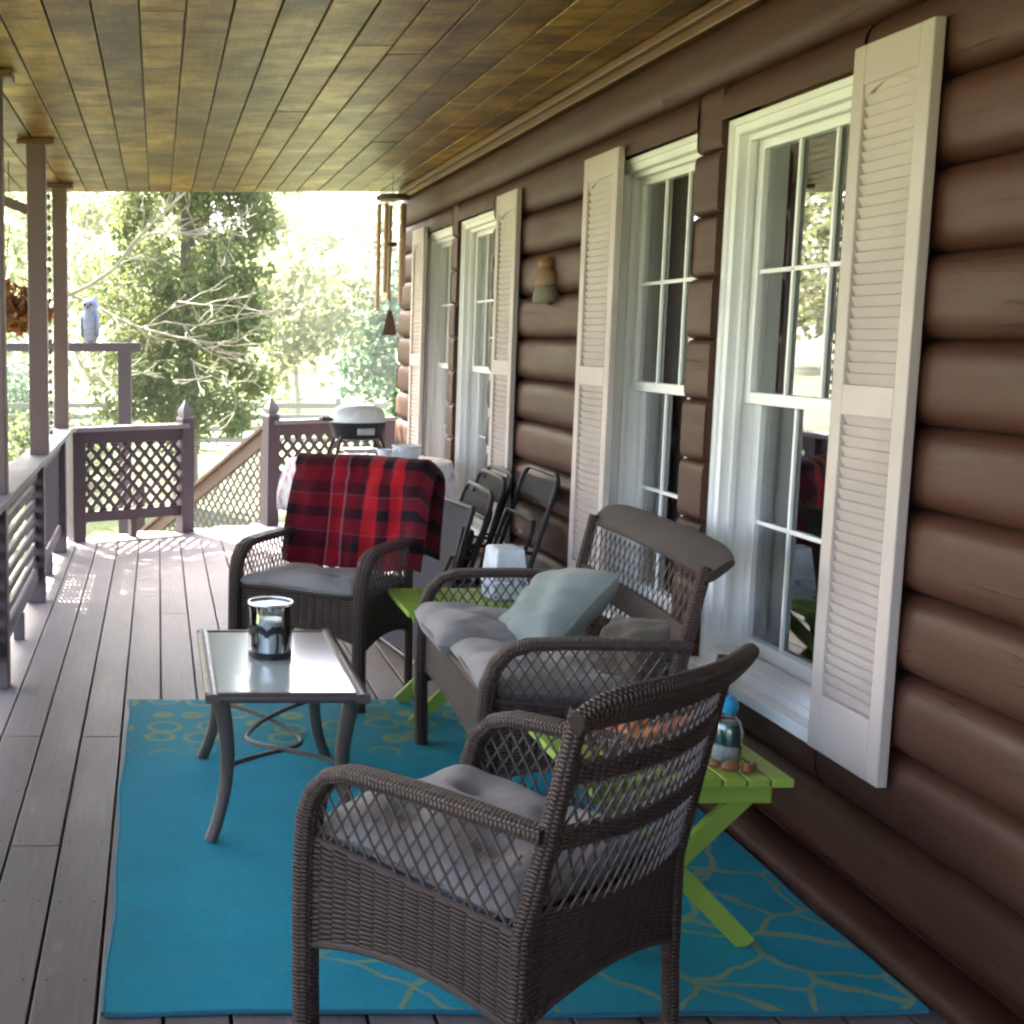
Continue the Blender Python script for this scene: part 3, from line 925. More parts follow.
cushion('seat_cushion', .50, .52, .120, (1.13, 4.165, .415), R(87.6), 'puffy grey seat cushion on the far half of the loveseat, beneath the sage pillow', M['cushion'], 3, ((0, .1),), group='grey seat cushions')
cushion('seat_cushion', .49, .48, .105, (1.13, 3.67, .415), R(87.6), 'grey seat cushion on the near half of the loveseat, behind the lattice arm', M['cushion'], 4, ((0, .1),), group='grey seat cushions')

def pillow_mb(s, h, seed):
    m = MB(); nu = 25; top, bot = [], []
    rr = random.Random(seed); p1, p2 = rr.uniform(0, 6), rr.uniform(0, 6)
    for i in range(nu):
        rt, rb = [], []
        for j in range(nu):
            a = 2 * i / (nu - 1) - 1; c = 2 * j / (nu - 1) - 1
            pin = 1 - .07 * (1 - a * a) * 1.0 ; pin2 = 1 - .07 * (1 - c * c)
            x = a * s / 2 * pin2; y = c * s / 2 * pin
            ed = max(0, (1 - a ** 4) * (1 - c ** 4)) ** .55
            wr = .006 * math.sin(6 * a + 4 * c + p1) * ed + .005 * math.sin(12 * c - 5 * a + p2) * ed
            rt.append((x, y, h / 2 * ed + wr)); rb.append((x, y, -h / 2 * ed + wr * .5))
        top.append(rt); bot.append(rb)
    m.patch(top); m.patch([r for r in reversed(bot)])
    return m
def place_pillow(name, s, h, loc, normal, spin, mat, seed, label):
    o = pillow_mb(s, h, seed).build(name, mat, loc=loc, smooth=80)
    q = Vector(normal).to_track_quat('Z', 'Y')
    o.rotation_mode = 'QUATERNION'
    from mathutils import Quaternion
    o.rotation_quaternion = q @ Quaternion((0, 0, 1), spin)
    return tag(o, label, 'pillow', 'throw pillows on the loveseat')
sp1 = place_pillow('throw_pillow', .36, .16, (1.24, 4.01, .578), (0, 0, 1), 0, M['sage'], 5, 'pale sage green throw pillow leaning in the far corner of the loveseat')
_v = Vector((.25, -.955, .17)).normalized(); _u = Vector((.70, .30, .65)); _u = (_u - _v * _u.dot(_v)).normalized()
sp1.rotation_quaternion = Matrix((_v, _u, _v.cross(_u))).transposed().to_quaternion()
place_pillow('throw_pillow', .28, .10, (1.335, 3.60, .535), (-.80, -.25, .75), R(10), M['taupe'], 6, 'dark taupe throw pillow low against the near end of the loveseat back')

# blanket over the far chair back
m = MB(); gr = []
def backy(z): return -.238 - max(0, z - .42) * .20
prof = []
for i in range(13): z = .47 + (.895 - .47) * i / 12; prof.append((backy(min(z, .85)) + .035 - .02 * (z > .85), z))
prof += [(-.330, .918), (-.365, .930), (-.405, .922), (-.430, .895)]
for i in range(10): z = .85 - .036 * i; prof.append((-.438 + .003 * i, z))
nb = 37
vs = [0]
for i in range(1, len(prof)): vs.append(vs[-1] + math.dist(prof[i], prof[i - 1]))
for i in range(nb):
    a = i / (nb - 1); x = -.335 + .635 * a     # local -x is image right
    row = []
    for j, (y, z) in enumerate(prof):
        bow = -.045 * max(0, 1 - (x / .27) ** 2)
        fold = .013 * math.sin(a * 13 + z * 5 + 1.2 * math.sin(z * 7)) + .007 * math.sin(a * 27 - z * 11) + .004 * math.sin(a * 47 + z * 17)
        dz = 0
        if j < 13:
            low = 1 - j / 12
            dz = -(.03 * math.sin(a * 2.4 + .5) - .09 * max(0, .35 - a) - .02) * low
        over = max(0, -x - .285)           # past the chair's side it sags down
        dz -= over * 1.0 * (1 if z > .7 else .3)
        row.append((x, y + bow + fold * (1 if j < 12 else .6), z + dz))
    gr.append(row)
m.patch(gr, .010, us=[.62 - .62 * i / (nb - 1) + .0 for i in range(nb)], vs=vs)
o = m.build('blanket', M['tartan'], smooth=80)
o.location = far.location; o.rotation_euler = far.rotation_euler
tag(o, 'red and black plaid blanket draped over the back of the far armchair', 'blanket')

# ------------------------------------------------------------------ coffee table
ct = empty('coffee_table', (.362, 3.925, .010), 0, 'small glass topped coffee table with curved brown legs on the rug', 'coffee table')
TW, TD, TZ = .46, .82, .44
m = MB()
for s in (-1, 1):
    m.tube([(s * (TW / 2 - .02), -TD / 2, TZ - .012), (s * (TW / 2 - .02), TD / 2, TZ - .012)], .021, .014, seg=10, side=(1, 0, 0), sq=3)
    m.tube([(-TW / 2, s * (TD / 2 - .02), TZ - .0125), (TW / 2, s * (TD / 2 - .02), TZ - .0125)], .0205, .014, seg=10, side=(0, 1, 0), sq=3)
m.build('top_frame', M['metal_brown'], ct, smooth=60)
m = MB(); m.box((0, 0, TZ - .006), (TW - .07, TD - .07, .008)); m.build('glass_top', M['frost'], ct, bevel=.002)
for sx in (-1, 1):
    for sy in (-1, 1):
        m = MB()
        pts = []
        for i in range(9):
            a = i / 8; z = (TZ - .028) * (1 - a)
            bulge = .030 * math.sin(math.pi * min(1, a * 1.25)) - .055 * a + .03 * a * a
            fx = TW / 2 - .035 + .0 - bulge * .0
            x = TW / 2 - .045 - .035 * math.sin(a * math.pi * .75) + .052 * a ** 2.2
            y = TD / 2 - .045 - .035 * math.sin(a * math.pi * .75) + .030 * a ** 2.2
            pts.append((sx * x, sy * y, z))
        m.tube(pts, [.024, .0235, .022, .021, .020, .019, .018, .018, .019], [.016] * 9, seg=10, side=(1, 0, 0), sq=3)
        m.build('leg', M['metal_brown'], ct, smooth=60)
# looping stretcher: two bows that cross in a ring
for s in (-1, 1):
    m = MB(); pts = []
    for i in range(25):
        t = i / 24 * 2 - 1
        y = t * .34
        x = s * (.165 * abs(t) ** 1.6 - .085 * (1 - t * t) ** 2)
        pts.append((x, y, .215 - .03 * math.exp(-(t / .5) ** 2) + .004 * s))
    m.tube(pts, .0075, seg=8); m.build('stretcher', M['metal_brown'], ct)

# jar lantern on it
jar = empty('glass_jar', (.35, 3.97, .452), 0, 'clear glass candle jar with dark palm pattern on the coffee table', 'candle jar')
m = MB(); rj, hj = .064, .165
m.lathe([(.052, .002), (rj, .008), (rj, hj - .02), (rj + .004, hj - .006), (rj + .004, hj), (rj - .004, hj), (rj - .004, .012), (0.0, .012)], seg=32); m.build('jar_body', M['jarglass'], jar)
m = MB(); m.lathe([(rj + .002, 0), (rj + .004, .0), (rj + .004, .014), (rj + .001, .016)], seg=32); m.lathe([(0, -.001), (rj + .001, -.001)], seg=32); m.build('base_band', M['black'], jar)
m = MB(); m.lathe([(rj + .003, hj - .003), (rj + .008, hj + .001), (rj + .006, hj + .007), (rj + .0, hj + .007), (rj + .001, hj)], seg=32); m.build('rim', M['silver'], jar)
m = MB(); m.lathe([(0, .013), (.054, .013), (.054, .112), (.03, .116), (0, .115)], seg=24); m.build('candle', M['ceramic'], jar)
def cyl(a, z): return Vector(((rj + .0022) * math.cos(a), (rj + .0022) * math.sin(a), z))
m = MB()
for a0 in (-1.35, -2.3, .0, 1.6, 2.9):
    pts = [cyl(a0 + .05 * math.sin(i * .6), .018 + .07 * i / 5) for i in range(6)]
    m.tube(pts, .004, .0012, seg=6, side=(math.sin(-a0), math.cos(a0), 0))
    for k in range(7):
        th = math.pi * (k / 6) ; ln = .038
        q = [cyl(a0 + .05 * math.sin(3) + ln * math.cos(th) * t / rj, .088 + ln * (math.sin(th) * .9 * t - .55 * t * t)) for t in (0, .33, .66, 1)]
        m.tube(q, [.004, .008, .007, .002], [.0012] * 4, seg=6, side=(0, 0, 1))
m.build('palm_motif', M['black'], jar)

# ------------------------------------------------------------------ green side tables
def make_green(loc, label):
    root = empty('side_table', loc, 0, label, 'side table', 'lime green folding side tables')
    w, d, h = .49, .46, .44; nb = 9; p = w / nb
    m = MB()
    for i in range(nb): m.box((-w / 2 + p * (i + .5), 0, h - .010), (p - .005, d, .020), off=(rng.uniform(0, 9), 0))
    m.build('tabletop', M['green'], root, bevel=.003)
    for s in (-1, 1):
        m = MB(); m.box((0, s * (d / 2 - .035), h - .0425), (w - .08, .022, .045)); m.build('apron', M['green'], root, bevel=.002)
    for y in (-.150, .150):
        for s in (-1, 1):
            m = MB(); yy = y + s * .012
            m.bar((s * .20, yy, .004), (-s * .195, yy, h - .028), .046, .020, side=(1, 0, .6)); m.build('leg', M['green'], root, bevel=.002)
    m = MB(); m.bar((-.14, -.13, .07), (-.14, .13, .07), .03, .018, side=(0, 0, 1)); m.build('stretcher', M['green'], root, bevel=.002)
    return root
ta = make_green((1.192, 3.05, .010), 'lime green slatted side table behind the foreground armchair, with the glass bottle on it')
tb = copy_tree(ta); tb.location = (1.15, 4.85, .008); tb['label'] = 'lime green slatted side table beyond the loveseat, holding the white canister'

# bottle and pods, folded cloth on the near table
bt = empty('glass_bottle', (1.335, 2.95, .4505), 0, 'small clear and teal glass bottle with a blue stopper on the green table', 'bottle')
m = MB(); m.lathe([(.0, .0), (.030, .001), (.033, .01), (.033, .075), (.028, .095), (.016, .108), (.015, .122)], seg=24); m.build('bottle_body', M['jarglass'], bt)
m = MB(); m.lathe([(0, .045), (.0315, .045), (.0315, .078), (.026, .094), (.0, .096)], seg=24); m.build('teal_fill', plain('teal_liquid', (.01, .09, .085), .15), bt)
m = MB(); m.lathe([(0, .003), (.031, .003), (.031, .042), (0, .043)], seg=24); m.build('pale_fill', plain('pale_sand', (.5, .52, .5), .6), bt)
m = MB(); m.lathe([(.0, .118), (.017, .118), (.021, .130), (.019, .148), (.009, .158), (0, .159)], seg=20); m.build('stopper', plain('blue_glass', (.02, .22, .42), .15), bt)
podm = plain('brown_pod', (.22, .085, .03), .6)
for i, (x, y, r, lab) in enumerate(((1.312, 2.875, .017, 'largest brown seed pod in front of the glass bottle'), (1.346, 2.865, .014, 'brown seed pod right of the largest one on the green table'), (1.288, 2.902, .012, 'small brown seed pod at the left foot of the glass bottle'), (1.370, 2.890, .012, 'small brown seed pod at the right foot of the glass bottle'))):
    m = MB(); m.lathe([(0, 0), (r * .7, .002), (r, r * .6), (r * .75, r * 1.2), (.002, r * 1.6)], (0, 0, 0), 12, None, 1.3, .9)
    o = m.build('seed_pod', podm, loc=(x, y, .4505), rot=(0, 0, i * 1.3)); tag(o, lab, 'seed pod', 'brown seed pods by the bottle')
n = NT('print_cloth'); v = n.coord('Object')
vo = n.add('ShaderNodeTexVoronoi', {'Vector': v, 'Scale': 26.0})
pc = n.ramp(n.noise(v, 17, 1), [(0, (.50, .14, .03)), (.46, (.30, .07, .02)), (.56, (.62, .48, .42)), (.64, (.30, .26, .36))], 'CONSTANT')
M['print'] = n.fin(n.mix(n.rng(vo.outputs['Distance'], .2, .5), pc, (.45, .16, .05)), .85)
o = cushion_mb(.27, .17, .040, 9).build('folded_cloth', M['print'], loc=(1.25, 3.09, .4505), smooth=70); o.rotation_euler = (0, 0, R(12))
tag(o, 'folded orange and brown print cloth on the green table behind the chair back', 'cloth')

# canister on the far green table
cn = empty('canister', (1.32, 4.88, .4485), R(8), 'white square canister with blue flowered base on the far green table', 'canister')
m = MB()
m.lathe([(.086, .0), (.090, .006), (.094, .06), (.098, .064), (.096, .075)], seg=4, rot=Matrix.Rotation(R(45), 3, 'Z'))
n = NT('blue_flower_glaze'); v = n.coord('Object'); vo = n.add('ShaderNodeTexVoronoi', {'Vector': v, 'Scale': 34.0})
m.build('base', n.fin(n.mix(n.rng(vo.outputs['Distance'], .25, .4, 1, 0), (.68, .72, .78), (.10, .16, .40)), .35), cn, bevel=.006)
m = MB(); m.lathe([(.094, .076), (.092, .10), (.080, .190), (.074, .200), (.02, .203)], seg=4, rot=Matrix.Rotation(R(45), 3, 'Z')); m.build('lid', M['ceramic'], cn, bevel=.008)

# ------------------------------------------------------------------ folded chairs leaning on the wall
def make_folding(top, bot, wy, label, h):
    """top/bot: (x, z) of the leaning plane; wy: (y0, y1)"""
    root = empty('folding_chair', (bot[0], (wy[0] + wy[1]) / 2, 0), 0, label, 'folding chair', 'folded black chairs leaning on the wall')
    hw = (wy[1] - wy[0]) / 2; dx = top[0] - bot[0]; L = math.hypot(dx, top[1])
    ux, uz = dx / L, top[1] / L
    def pt(y, s, off=0.0): return Vector((ux * s - uz * off, y, uz * s + ux * off))
    m = MB()
    c = .06
    m.tube([pt(-hw, 0), pt(-hw, L * .5), pt(-hw, L - c), pt(-hw + c * .3, L - c * .3), pt(-hw + c, L), pt(hw - c, L), pt(hw - c * .3, L - c * .3), pt(hw, L - c), pt(hw, L * .5), pt(hw, 0)], .011, seg=8)
    m.build('back_frame', M['black'], root)
    m = MB()
    m.tube([pt(-hw + .03, L * .02, .045), pt(-hw + .03, L * .72, .03), pt(-hw + .05, L * .76, .03), pt(hw - .05, L * .76, .03), pt(hw - .03, L * .72, .03), pt(hw - .03, L * .02, .045)], .010, seg=8)
    m.tube([pt(-hw + .03, L * .15, .045), pt(hw - .03, L * .15, .045)], .008, seg=8)
    m.build('front_frame', M['black'], root)
    m = MB(); g = [[pt(y, L * (.86 + .10 * j / 3), -.006) for j in range(4)] for y in (-hw + .012, -hw * .5, 0, hw * .5, hw - .012)]; m.patch(g, .008); m.build('backrest', M['black_cloth'], root)
    m = MB(); g = [[pt(y, L * (.12 + .44 * j / 3), .055) for j in range(4)] for y in (-hw + .05, -hw * .5, 0, hw * .5, hw - .05)]; m.patch(g, .018); m.build('seat', M['black_cloth'], root, bevel=.006)
    for s in (-1, 1):
        m = MB(); m.tube([pt(s * hw, L * .62, .012), pt(s * hw, L * .60, .10), pt(s * hw, L * .40, .12), pt(s * hw, L * .36, .02)], .009, seg=8); m.build('armrest', M['black'], root)
    return root
make_folding((1.675, .86), (1.42, .0), (5.38, 5.88), 'black folding chair leaning on the logs next to the tall shutter', .9)
make_folding((1.66, .80), (1.40, .0), (6.02, 6.50), 'black folding chair leaning below the third window, farthest of the folded chairs', .9)
make_folding((1.565, .80), (1.36, .0), (5.80, 6.28), 'black folding chair half hidden in the middle of the stack of folded chairs', .9)
make_folding((1.46, .76), (1.25, .0), (5.60, 6.10), 'black folding chair standing in front of the other two folded chairs', .9)
sl = empty('sling_lounger', (1.09, 5.80, 0), R(8), 'folded lounge chair with slate grey fabric sling beside the plaid blanket', 'lounge chair')
def sp_(y, s): return Vector((.235 * s + .03 * math.sin(s * 3), y, .70 * s))
m = MB(); g = [[sp_(-.25 + .5 * i / 8, .03 + .95 * j / 8) + Vector((.012 * math.sin(i / 8 * math.pi), 0, 0)) for j in range(9)] for i in range(9)]; m.patch(g, .006); m.build('sling', M['slate'], sl)
m = MB()
for s in (-1, 1): m.tube([sp_(s * .265, 0), sp_(s * .265, .5), sp_(s * .265, 1.0)], .011, seg=8)
m.tube([sp_(-.265, 1.0), sp_(.265, 1.0)], .011, seg=8); m.tube([sp_(-.265, .02), sp_(.265, .02)], .011, seg=8)
m.build('sling_frame', M['black'], sl)
m = MB()
for s in (-1, 1): m.tube([(.07 , s * .24, 0), (.21, s * .24, .62)], .010, seg=8)
m.build('rear_frame', M['black'], sl)

# ------------------------------------------------------------------ far table, grill, dishes
dt = empty('dining_table', (1.20, 7.38, 0), 0, 'round table under the floral cloth at the far end of the porch', 'table')
m = MB(); m.lathe([(0, .700), (.44, .700), (.45, .71), (.45, .726), (0, .728)], seg=40); m.build('tabletop', M['darkwood'], dt)
for k in range(4):
    a = R(45 + 90 * k); m = MB(); m.tube([(.28 * math.cos(a), .28 * math.sin(a), .70), (.34 * math.cos(a), .34 * math.sin(a), 0)], [.022, .016], seg=10); m.build('leg', M['metal_brown'], dt)
m = MB(); g = []
nA = 97
for i in range(nA):
    a = 2 * math.pi * i / (nA - 1); row = []
    for j in range(13):
        t = j / 12
        if t < .5: r = .465 * t / .5; z = .7345
        else:
            q = (t - .5) / .5
            fold = .5 + .5 * math.sin(a * 11 + .7 * math.sin(a * 3))
            r = .465 + (.012 + .040 * fold) * min(1, q * 1.6) ; z = .7345 - .27 * q ** 1.15 + .01 * math.sin(a * 4) * q - .012 * (q > 0)
        row.append((max(.001, r) * math.cos(a), max(.001, r) * math.sin(a), z))
    g.append(row)
m.patch(g)
o = m.build('tablecloth', M['floral'], loc=(1.20, 7.38, 0), smooth=80)
md = o.modifiers.new('Solid', 'SOLIDIFY'); md.thickness = .003
tag(o, 'white floral tablecloth hanging over the round far table', 'tablecloth')

gr_ = empty('tabletop_grill', (1.17, 7.62, .736), R(6), 'small tabletop grill with white domed lid and black body on the floral cloth', 'grill')
m = MB(); gg = []
for i in range(13):
    ph = math.pi / 2 * i / 12
    gg.append((max(.002, math.cos(ph) ** .55), .205 + .105 * math.sin(ph) ** .8))
m.lathe([(x * .165, z) for x, z in gg], seg=40, sx=1.0, sy=.78); m.build('lid', plain('white_enamel', (.80, .80, .80), .3), gr_)
m = MB(); m.lathe([(.10, .10), (.135, .112), (.158, .17), (.168, .200), (.168, .206), (.12, .206)], seg=40, sx=1, sy=.78); m.build('firebox', M['black'], gr_)
for s in (-1, 1):
    m = MB(); m.tube([(s * .155, -.10, 0), (s * .115, -.085, .12), (s * .115, .085, .12), (s * .155, .10, 0)], .009, seg=8); m.tube([(s * .155, -.10, .006), (s * .155, .10, .006)], .008, seg=8); m.build('leg', M['black'], gr_)
m = MB(); m.tube([(-.155, -.10, .006), (.155, -.10, .006)], .008, seg=8); m.box((0, -.04, .045), (.20, .13, .018)); m.build('drip_tray', M['silver'], gr_)
m = MB(); m.box((.02, -.118, .155), (.10, .012, .038)); m.build('control_panel', M['silver'], gr_, bevel=.003)
m = MB(); m.tube([(-.16, -.03, .222), (-.215, -.03, .226), (-.215, .04, .226), (-.16, .04, .222)], .011, seg=8); m.build('handle', M['black'], gr_)

bowlm = MB(); bowlm.lathe([(.0, .004), (.03, .004), (.036, 0), (.042, .004), (.070, .030), (.083, .058), (.0815, .060), (.066, .034), (.036, .010), (0, .009)], seg=28)
bo = bowlm.build('bowl', M['ceramic'], loc=(1.375, 7.20, .736)); tag(bo, 'white bowl at the bottom of the stack on the floral cloth', 'bowl', 'stacked white bowls')
for i, lab in ((1, 'white bowl in the middle of the stack on the floral cloth'), (2, 'white bowl on top of the stack on the floral cloth')):
    c = bo.copy(); COL.objects.link(c); c.location = (1.375 + .003 * i, 7.20, .736 + .022 * i); c['label'] = lab
m = MB(); m.lathe([(0, .003), (.028, .002), (.034, .05), (.040, .085), (.038, .086), (.031, .05), (.026, .008), (0, .008)], seg=20)
tag(m.build('cup', M['ceramic'], loc=(1.25, 7.15, .736)), 'white cup left of the stacked bowls on the floral cloth', 'cup')

# ------------------------------------------------------------------ wind chime, ornament, hanging things
wc = empty('wind_chime', (1.50, 8.50, CEIL), 0, 'copper tube wind chime hanging from the porch ceiling at the far end', 'wind chime')
m = MB(); m.tube([(0, 0, 0), (0, 0, -.15)], .002, seg=6); m.tube([(0, 0, -.15), (0, 0, -1.0)], .0015, seg=6)
for k in range(5):
    a = 2 * math.pi * k / 5 + .3; m.tube([(.085 * math.cos(a), .085 * math.sin(a), -.15), (.085 * math.cos(a), .085 * math.sin(a), -.20)], .0015, seg=5)
m.build('cord', M['black'], wc)
m = MB(); m.lathe([(0, -.165), (.10, -.165), (.108, -.155), (.108, -.14), (.09, -.13), (0, -.125)], seg=28); m.build('top_disc', M['darkwood'], wc)
for k in range(5):
    a = 2 * math.pi * k / 5 + .3; L = (.52, .60, .66, .56, .63)[k]
    m = MB(); x, y = .085 * math.cos(a), .085 * math.sin(a); m.tube([(x, y, -.19), (x, y, -.19 - L)], .0145, seg=14); m.build('chime_tube', M['copper'], wc)
m = MB(); m.lathe([(0, -.455), (.034, -.455), (.036, -.44), (.03, -.43), (0, -.43)], seg=20); m.build('striker', M['darkwood'], wc)
m = MB(); m.lathe([(.006, -.86), (.022, -.90), (.045, -1.01), (.045, -1.02), (0, -1.02)], seg=4, sx=1, sy=.25); m.build('sail', M['darkwood'], wc)

og = empty('wall_ornament', (1.712, 5.80, 1.565), 0, 'small tan and grey green figure ornament on the logs between the shutters', 'ornament')
m = MB(); m.lathe([(0, .02), (.066, .02), (.074, .03), (.074, .055), (.066, .085), (.056, .10), (0, .10)], (-.0, 0, 0), 24, None, .75, 1.25); m.build('base', plain('grey_green_clay', (.125, .11, .075), .7), og)
m = MB(); m.lathe([(.052, .085), (.068, .10), (.070, .125), (.055, .155), (.032, .175), (.0, .18)], (0, 0, 0), 24, None, .75, 1.2); m.build('body', plain('tan_clay', (.21, .125, .06), .7), og)
m = MB(); m.lathe([(.012, .165), (.034, .175), (.038, .195), (.026, .215), (.0, .222)], (-.004, 0, 0), 20); m.tube([(-.03, .022, .14), (-.045, .0, .12), (-.03, -.022, .14)], .012, seg=8); m.build('head', plain('ochre_clay', (.24, .12, .035), .7), og)
m = MB(); m.box((.0, 0, .09), (.012, .085, .16)); m.build('back_plate', M['darkwood'], og)

def leaf_cloud(mb, clumps, size, rnd, flat=0.0, up=.3, elong=1.6):
    for (cx, cy, cz, r, n) in clumps:
        for _ in range(n):
            while True:
                p = Vector((rnd.uniform(-1, 1), rnd.uniform(-1, 1), rnd.uniform(-1, 1)))
                if p.length < 1: break
            p = p * (.45 + .55 * p.length) * r
            p.z *= (1 - flat)
            c = Vector((cx, cy, cz)) + p
            d = Vector((rnd.gauss(0, 1), rnd.gauss(0, 1), rnd.gauss(0, 1) - up)).normalized()
            s = d.cross(Vector((rnd.gauss(0, 1), rnd.gauss(0, 1), rnd.gauss(0, 1)))).normalized()
            L = size * rnd.uniform(.6, 1.4); w = L / elong
            b0 = len(mb.v)
            nn = d.cross(s) * (L * .12)
            mb.v.extend([c - d * L * .5, c + s * w * .5 + nn, c + d * L * .5, c - s * w * .5 + nn])
            mb.face([b0, b0 + 1, b0 + 2, b0 + 3], [(0, 0), (1, 0), (1, 1), (0, 1)])

hb = empty('hanging_basket', (-.885, 7.9, 1.46), 0, 'hanging basket of rust orange dried foliage at the left edge beside the post', 'hanging basket')
m = MB(); m.lathe([(0, 0), (.05, .0), (.10, .06), (.125, .13), (.12, .135), (.09, .06), (0, .02)], seg=24); m.build('basket', M['darkwood'], hb)
m = MB(); rr = random.Random(3)
leaf_cloud(m, [(0, 0, .17, .16, 320), (.05, -.08, .08, .10, 160), (.13, .02, .12, .09, 120), (-.12, 0, .16, .10, 120), (.19, 0, .12, .06, 60)], .06, rr, .1); m.build('foliage', M['rust'], hb)
m = MB()
for k in range(3):
    a = 2.1 * k; m.tube([(.12 * math.cos(a), .12 * math.sin(a), .13), (0, 0, .62)], .0025, seg=5)
m.tube([(0, 0, .62), (0, 0, CEIL - 1.46)], .003, seg=5); m.build('hanger', M['black'], hb)

m = MB()
z = .82
m.tube([(0, 0, .81), (0, 0, CEIL)], .002, seg=5)
while z < CEIL - .05:
    m.lathe([(.001, z - .02), (.014, z - .006), (.014, z + .006), (.001, z + .02)], seg=8); z += .065
tag(m.build('bead_chain', plain('bead', (.10, .07, .06), .5), loc=(-.695, 8.45, 0)), 'thin dark bead chain hanging between the two far porch posts', 'chain')

# ------------------------------------------------------------------ yard
ar = empty('garden_arbor', (-.285, 11.2, -.72), 0, 'purple wooden post with a short crossbar beyond the left railing', 'arbor')
m = MB(); m.box((0, 0, 1.0), (.115, .115, 2.05)); m.build('upright', M['rail'], ar, bevel=.005)
m = MB(); m.box((-1.2, 0, 1.0), (.115, .115, 2.05)); m.build('upright', M['rail'], ar, bevel=.005)
m = MB(); m.box((-.57, 0, 2.066), (1.42, .12, .075)); m.build('crossbar', M['rail'], ar, bevel=.005)
ow = empty('owl_decoy', (-.575, 11.2, 1.3845), R(160), 'blue grey owl decoy standing on the purple crossbar', 'owl decoy')
om = painted('owl_paint', (.24, .25, .36), .6, .3, 30)
m = MB(); m.lathe([(.035, .0), (.055, .015), (.072, .08), (.080, .15), (.076, .21), (.062, .255), (.060, .27), (.072, .30), (.070, .335), (.05, .36), (.02, .372), (.001, .374)], seg=20, sx=1, sy=.85); m.build('body', om, ow)
for s in (-1, 1):
    m = MB(); m.lathe([(.018, .345), (.010, .37), (.001, .395)], (s * .04, 0, 0), 8); m.build('ear_tuft', om, ow)
    m = MB(); m.lathe([(.0, .03), (.028, .06), (.036, .14), (.026, .22), (0, .25)], (s * .066, .012, 0), 12, None, .45, 1.3); m.build('wing', painted('owl_wing', (.13, .13, .20), .6, .2, 30), ow)
    m = MB(); m.lathe([(0, -.006), (.014, -.004), (.015, 0), (.012, .004), (0, .006)], (s * .027, .060, .318), 12, Matrix.Rotation(R(90), 3, 'X')); m.build('eye', M['black'], ow)
m = MB(); m.lathe([(.011, 0), (.006, .02), (.001, .03)], (0, .058, .298), 8, Matrix.Rotation(R(-110), 3, 'X')); m.build('beak', M['black'], ow)

# potted conifer behind the far railing
pc_ = empty('potted_conifer', (2.02, 11.1, -.72), 0, 'small cone shaped green conifer standing behind the far railing by the cabin corner', 'conifer')
m = MB(); m.lathe([(.0, .0), (.13, .0), (.17, .40), (.185, .42), (.18, .43), (.15, .40), (0, .39)], seg=20); m.build('pot', plain('clay_pot', (.25, .12, .07), .8), pc_)
m = MB(); rr = random.Random(11); cl = []
for i in range(22):
    t = i / 21; cl.append((0, 0, .5 + 1.25 * t, .17 * (1 - t) ** .8 + .02, int(170 * (1 - t) + 20)))
leaf_cloud(m, cl, .035, rr, .2, -.8); m.build('crown', M['conifer'], pc_)
m = MB(); m.tube([(0, 0, .3), (0, 0, 1.4)], [.02, .006], seg=8); m.build('trunk', M['bark'], pc_)

def branch(mb, p, d, L, r, depth, rnd, tips, droop=.0):
    pts = [Vector(p)]; dd = Vector(d).normalized(); n = 5
    for i in range(n):
        dd = (dd + Vector((rnd.gauss(0, .16), rnd.gauss(0, .16), rnd.gauss(0, .12) - droop))).normalized()
        pts.append(pts[-1] + dd * (L / n))
    mb.tube(pts, [max(.004, r * (1 - .75 * i / n)) for i in range(n + 1)], seg=6, cap=False)
    tips.append((pts[-1], L)); tips.append((pts[3], L))
    if depth > 0:
        for k in range(rnd.choice((2, 3))):
            i = rnd.choice((2, 3, 4)); nd = (dd + Vector((rnd.gauss(0, .7), rnd.gauss(0, .7), rnd.gauss(.15, .5)))).normalized()
            branch(mb, pts[i], nd, L * rnd.uniform(.5, .75), r * .5, depth - 1, rnd, tips, droop)

def make_tree(x, y, h, cr, label, leaf, group, seed, leaves=5200, size=.16, base=.25, gz=None, tr=.16, bark='bark', clump=.9):
    rnd = random.Random(seed)
    gz = -.75 + (0 if y < 30 else .012 * (y - 30)) if gz is None else gz
    root = empty('leafy_tree', (x, y, gz), rnd.uniform(0, 6), label, 'tree', group)
    m = MB(); tips = []
    lean = Vector((rnd.gauss(0, .04), rnd.gauss(0, .04), 1))
    pts = [Vector((0, 0, 0)) + lean * (h * .85 * i / 8) + Vector((rnd.gauss(0, .05), rnd.gauss(0, .05), 0)) * (i > 0) for i in range(9)]
    m.tube(pts, [tr * (1.25 if i == 0 else 1 - .1 * i) for i in range(9)], seg=10, cap=False)
    nb = 12
    for k in range(nb):
        t = base + (.98 - base) * k / nb
        i = min(7, int(t * 8)); p = pts[i].lerp(pts[i + 1], t * 8 - i)
        a = k * 2.4 + rnd.uniform(-.4, .4)
        branch(m, p, (math.cos(a), math.sin(a), rnd.uniform(.25, .7)), cr * rnd.uniform(.7, 1.05) * (1.1 - .5 * t), tr * .4, 2, rnd, tips)
    m.build('trunk', M[bark], root)
    tips = [t for t in tips]
    m = MB(); cl = []
    per = max(6, leaves // max(1, len(tips)))
    for p, L in tips:
        if rnd.random() < .12: continue
        cl.append((p.x, p.y, p.z, clump * rnd.uniform(.45, 1.0), int(per * rnd.uniform(.4, 1.6))))
    leaf_cloud(m, cl, size, rnd, .25)
    m.build('crown', M[leaf], root, smooth=0)
    return root

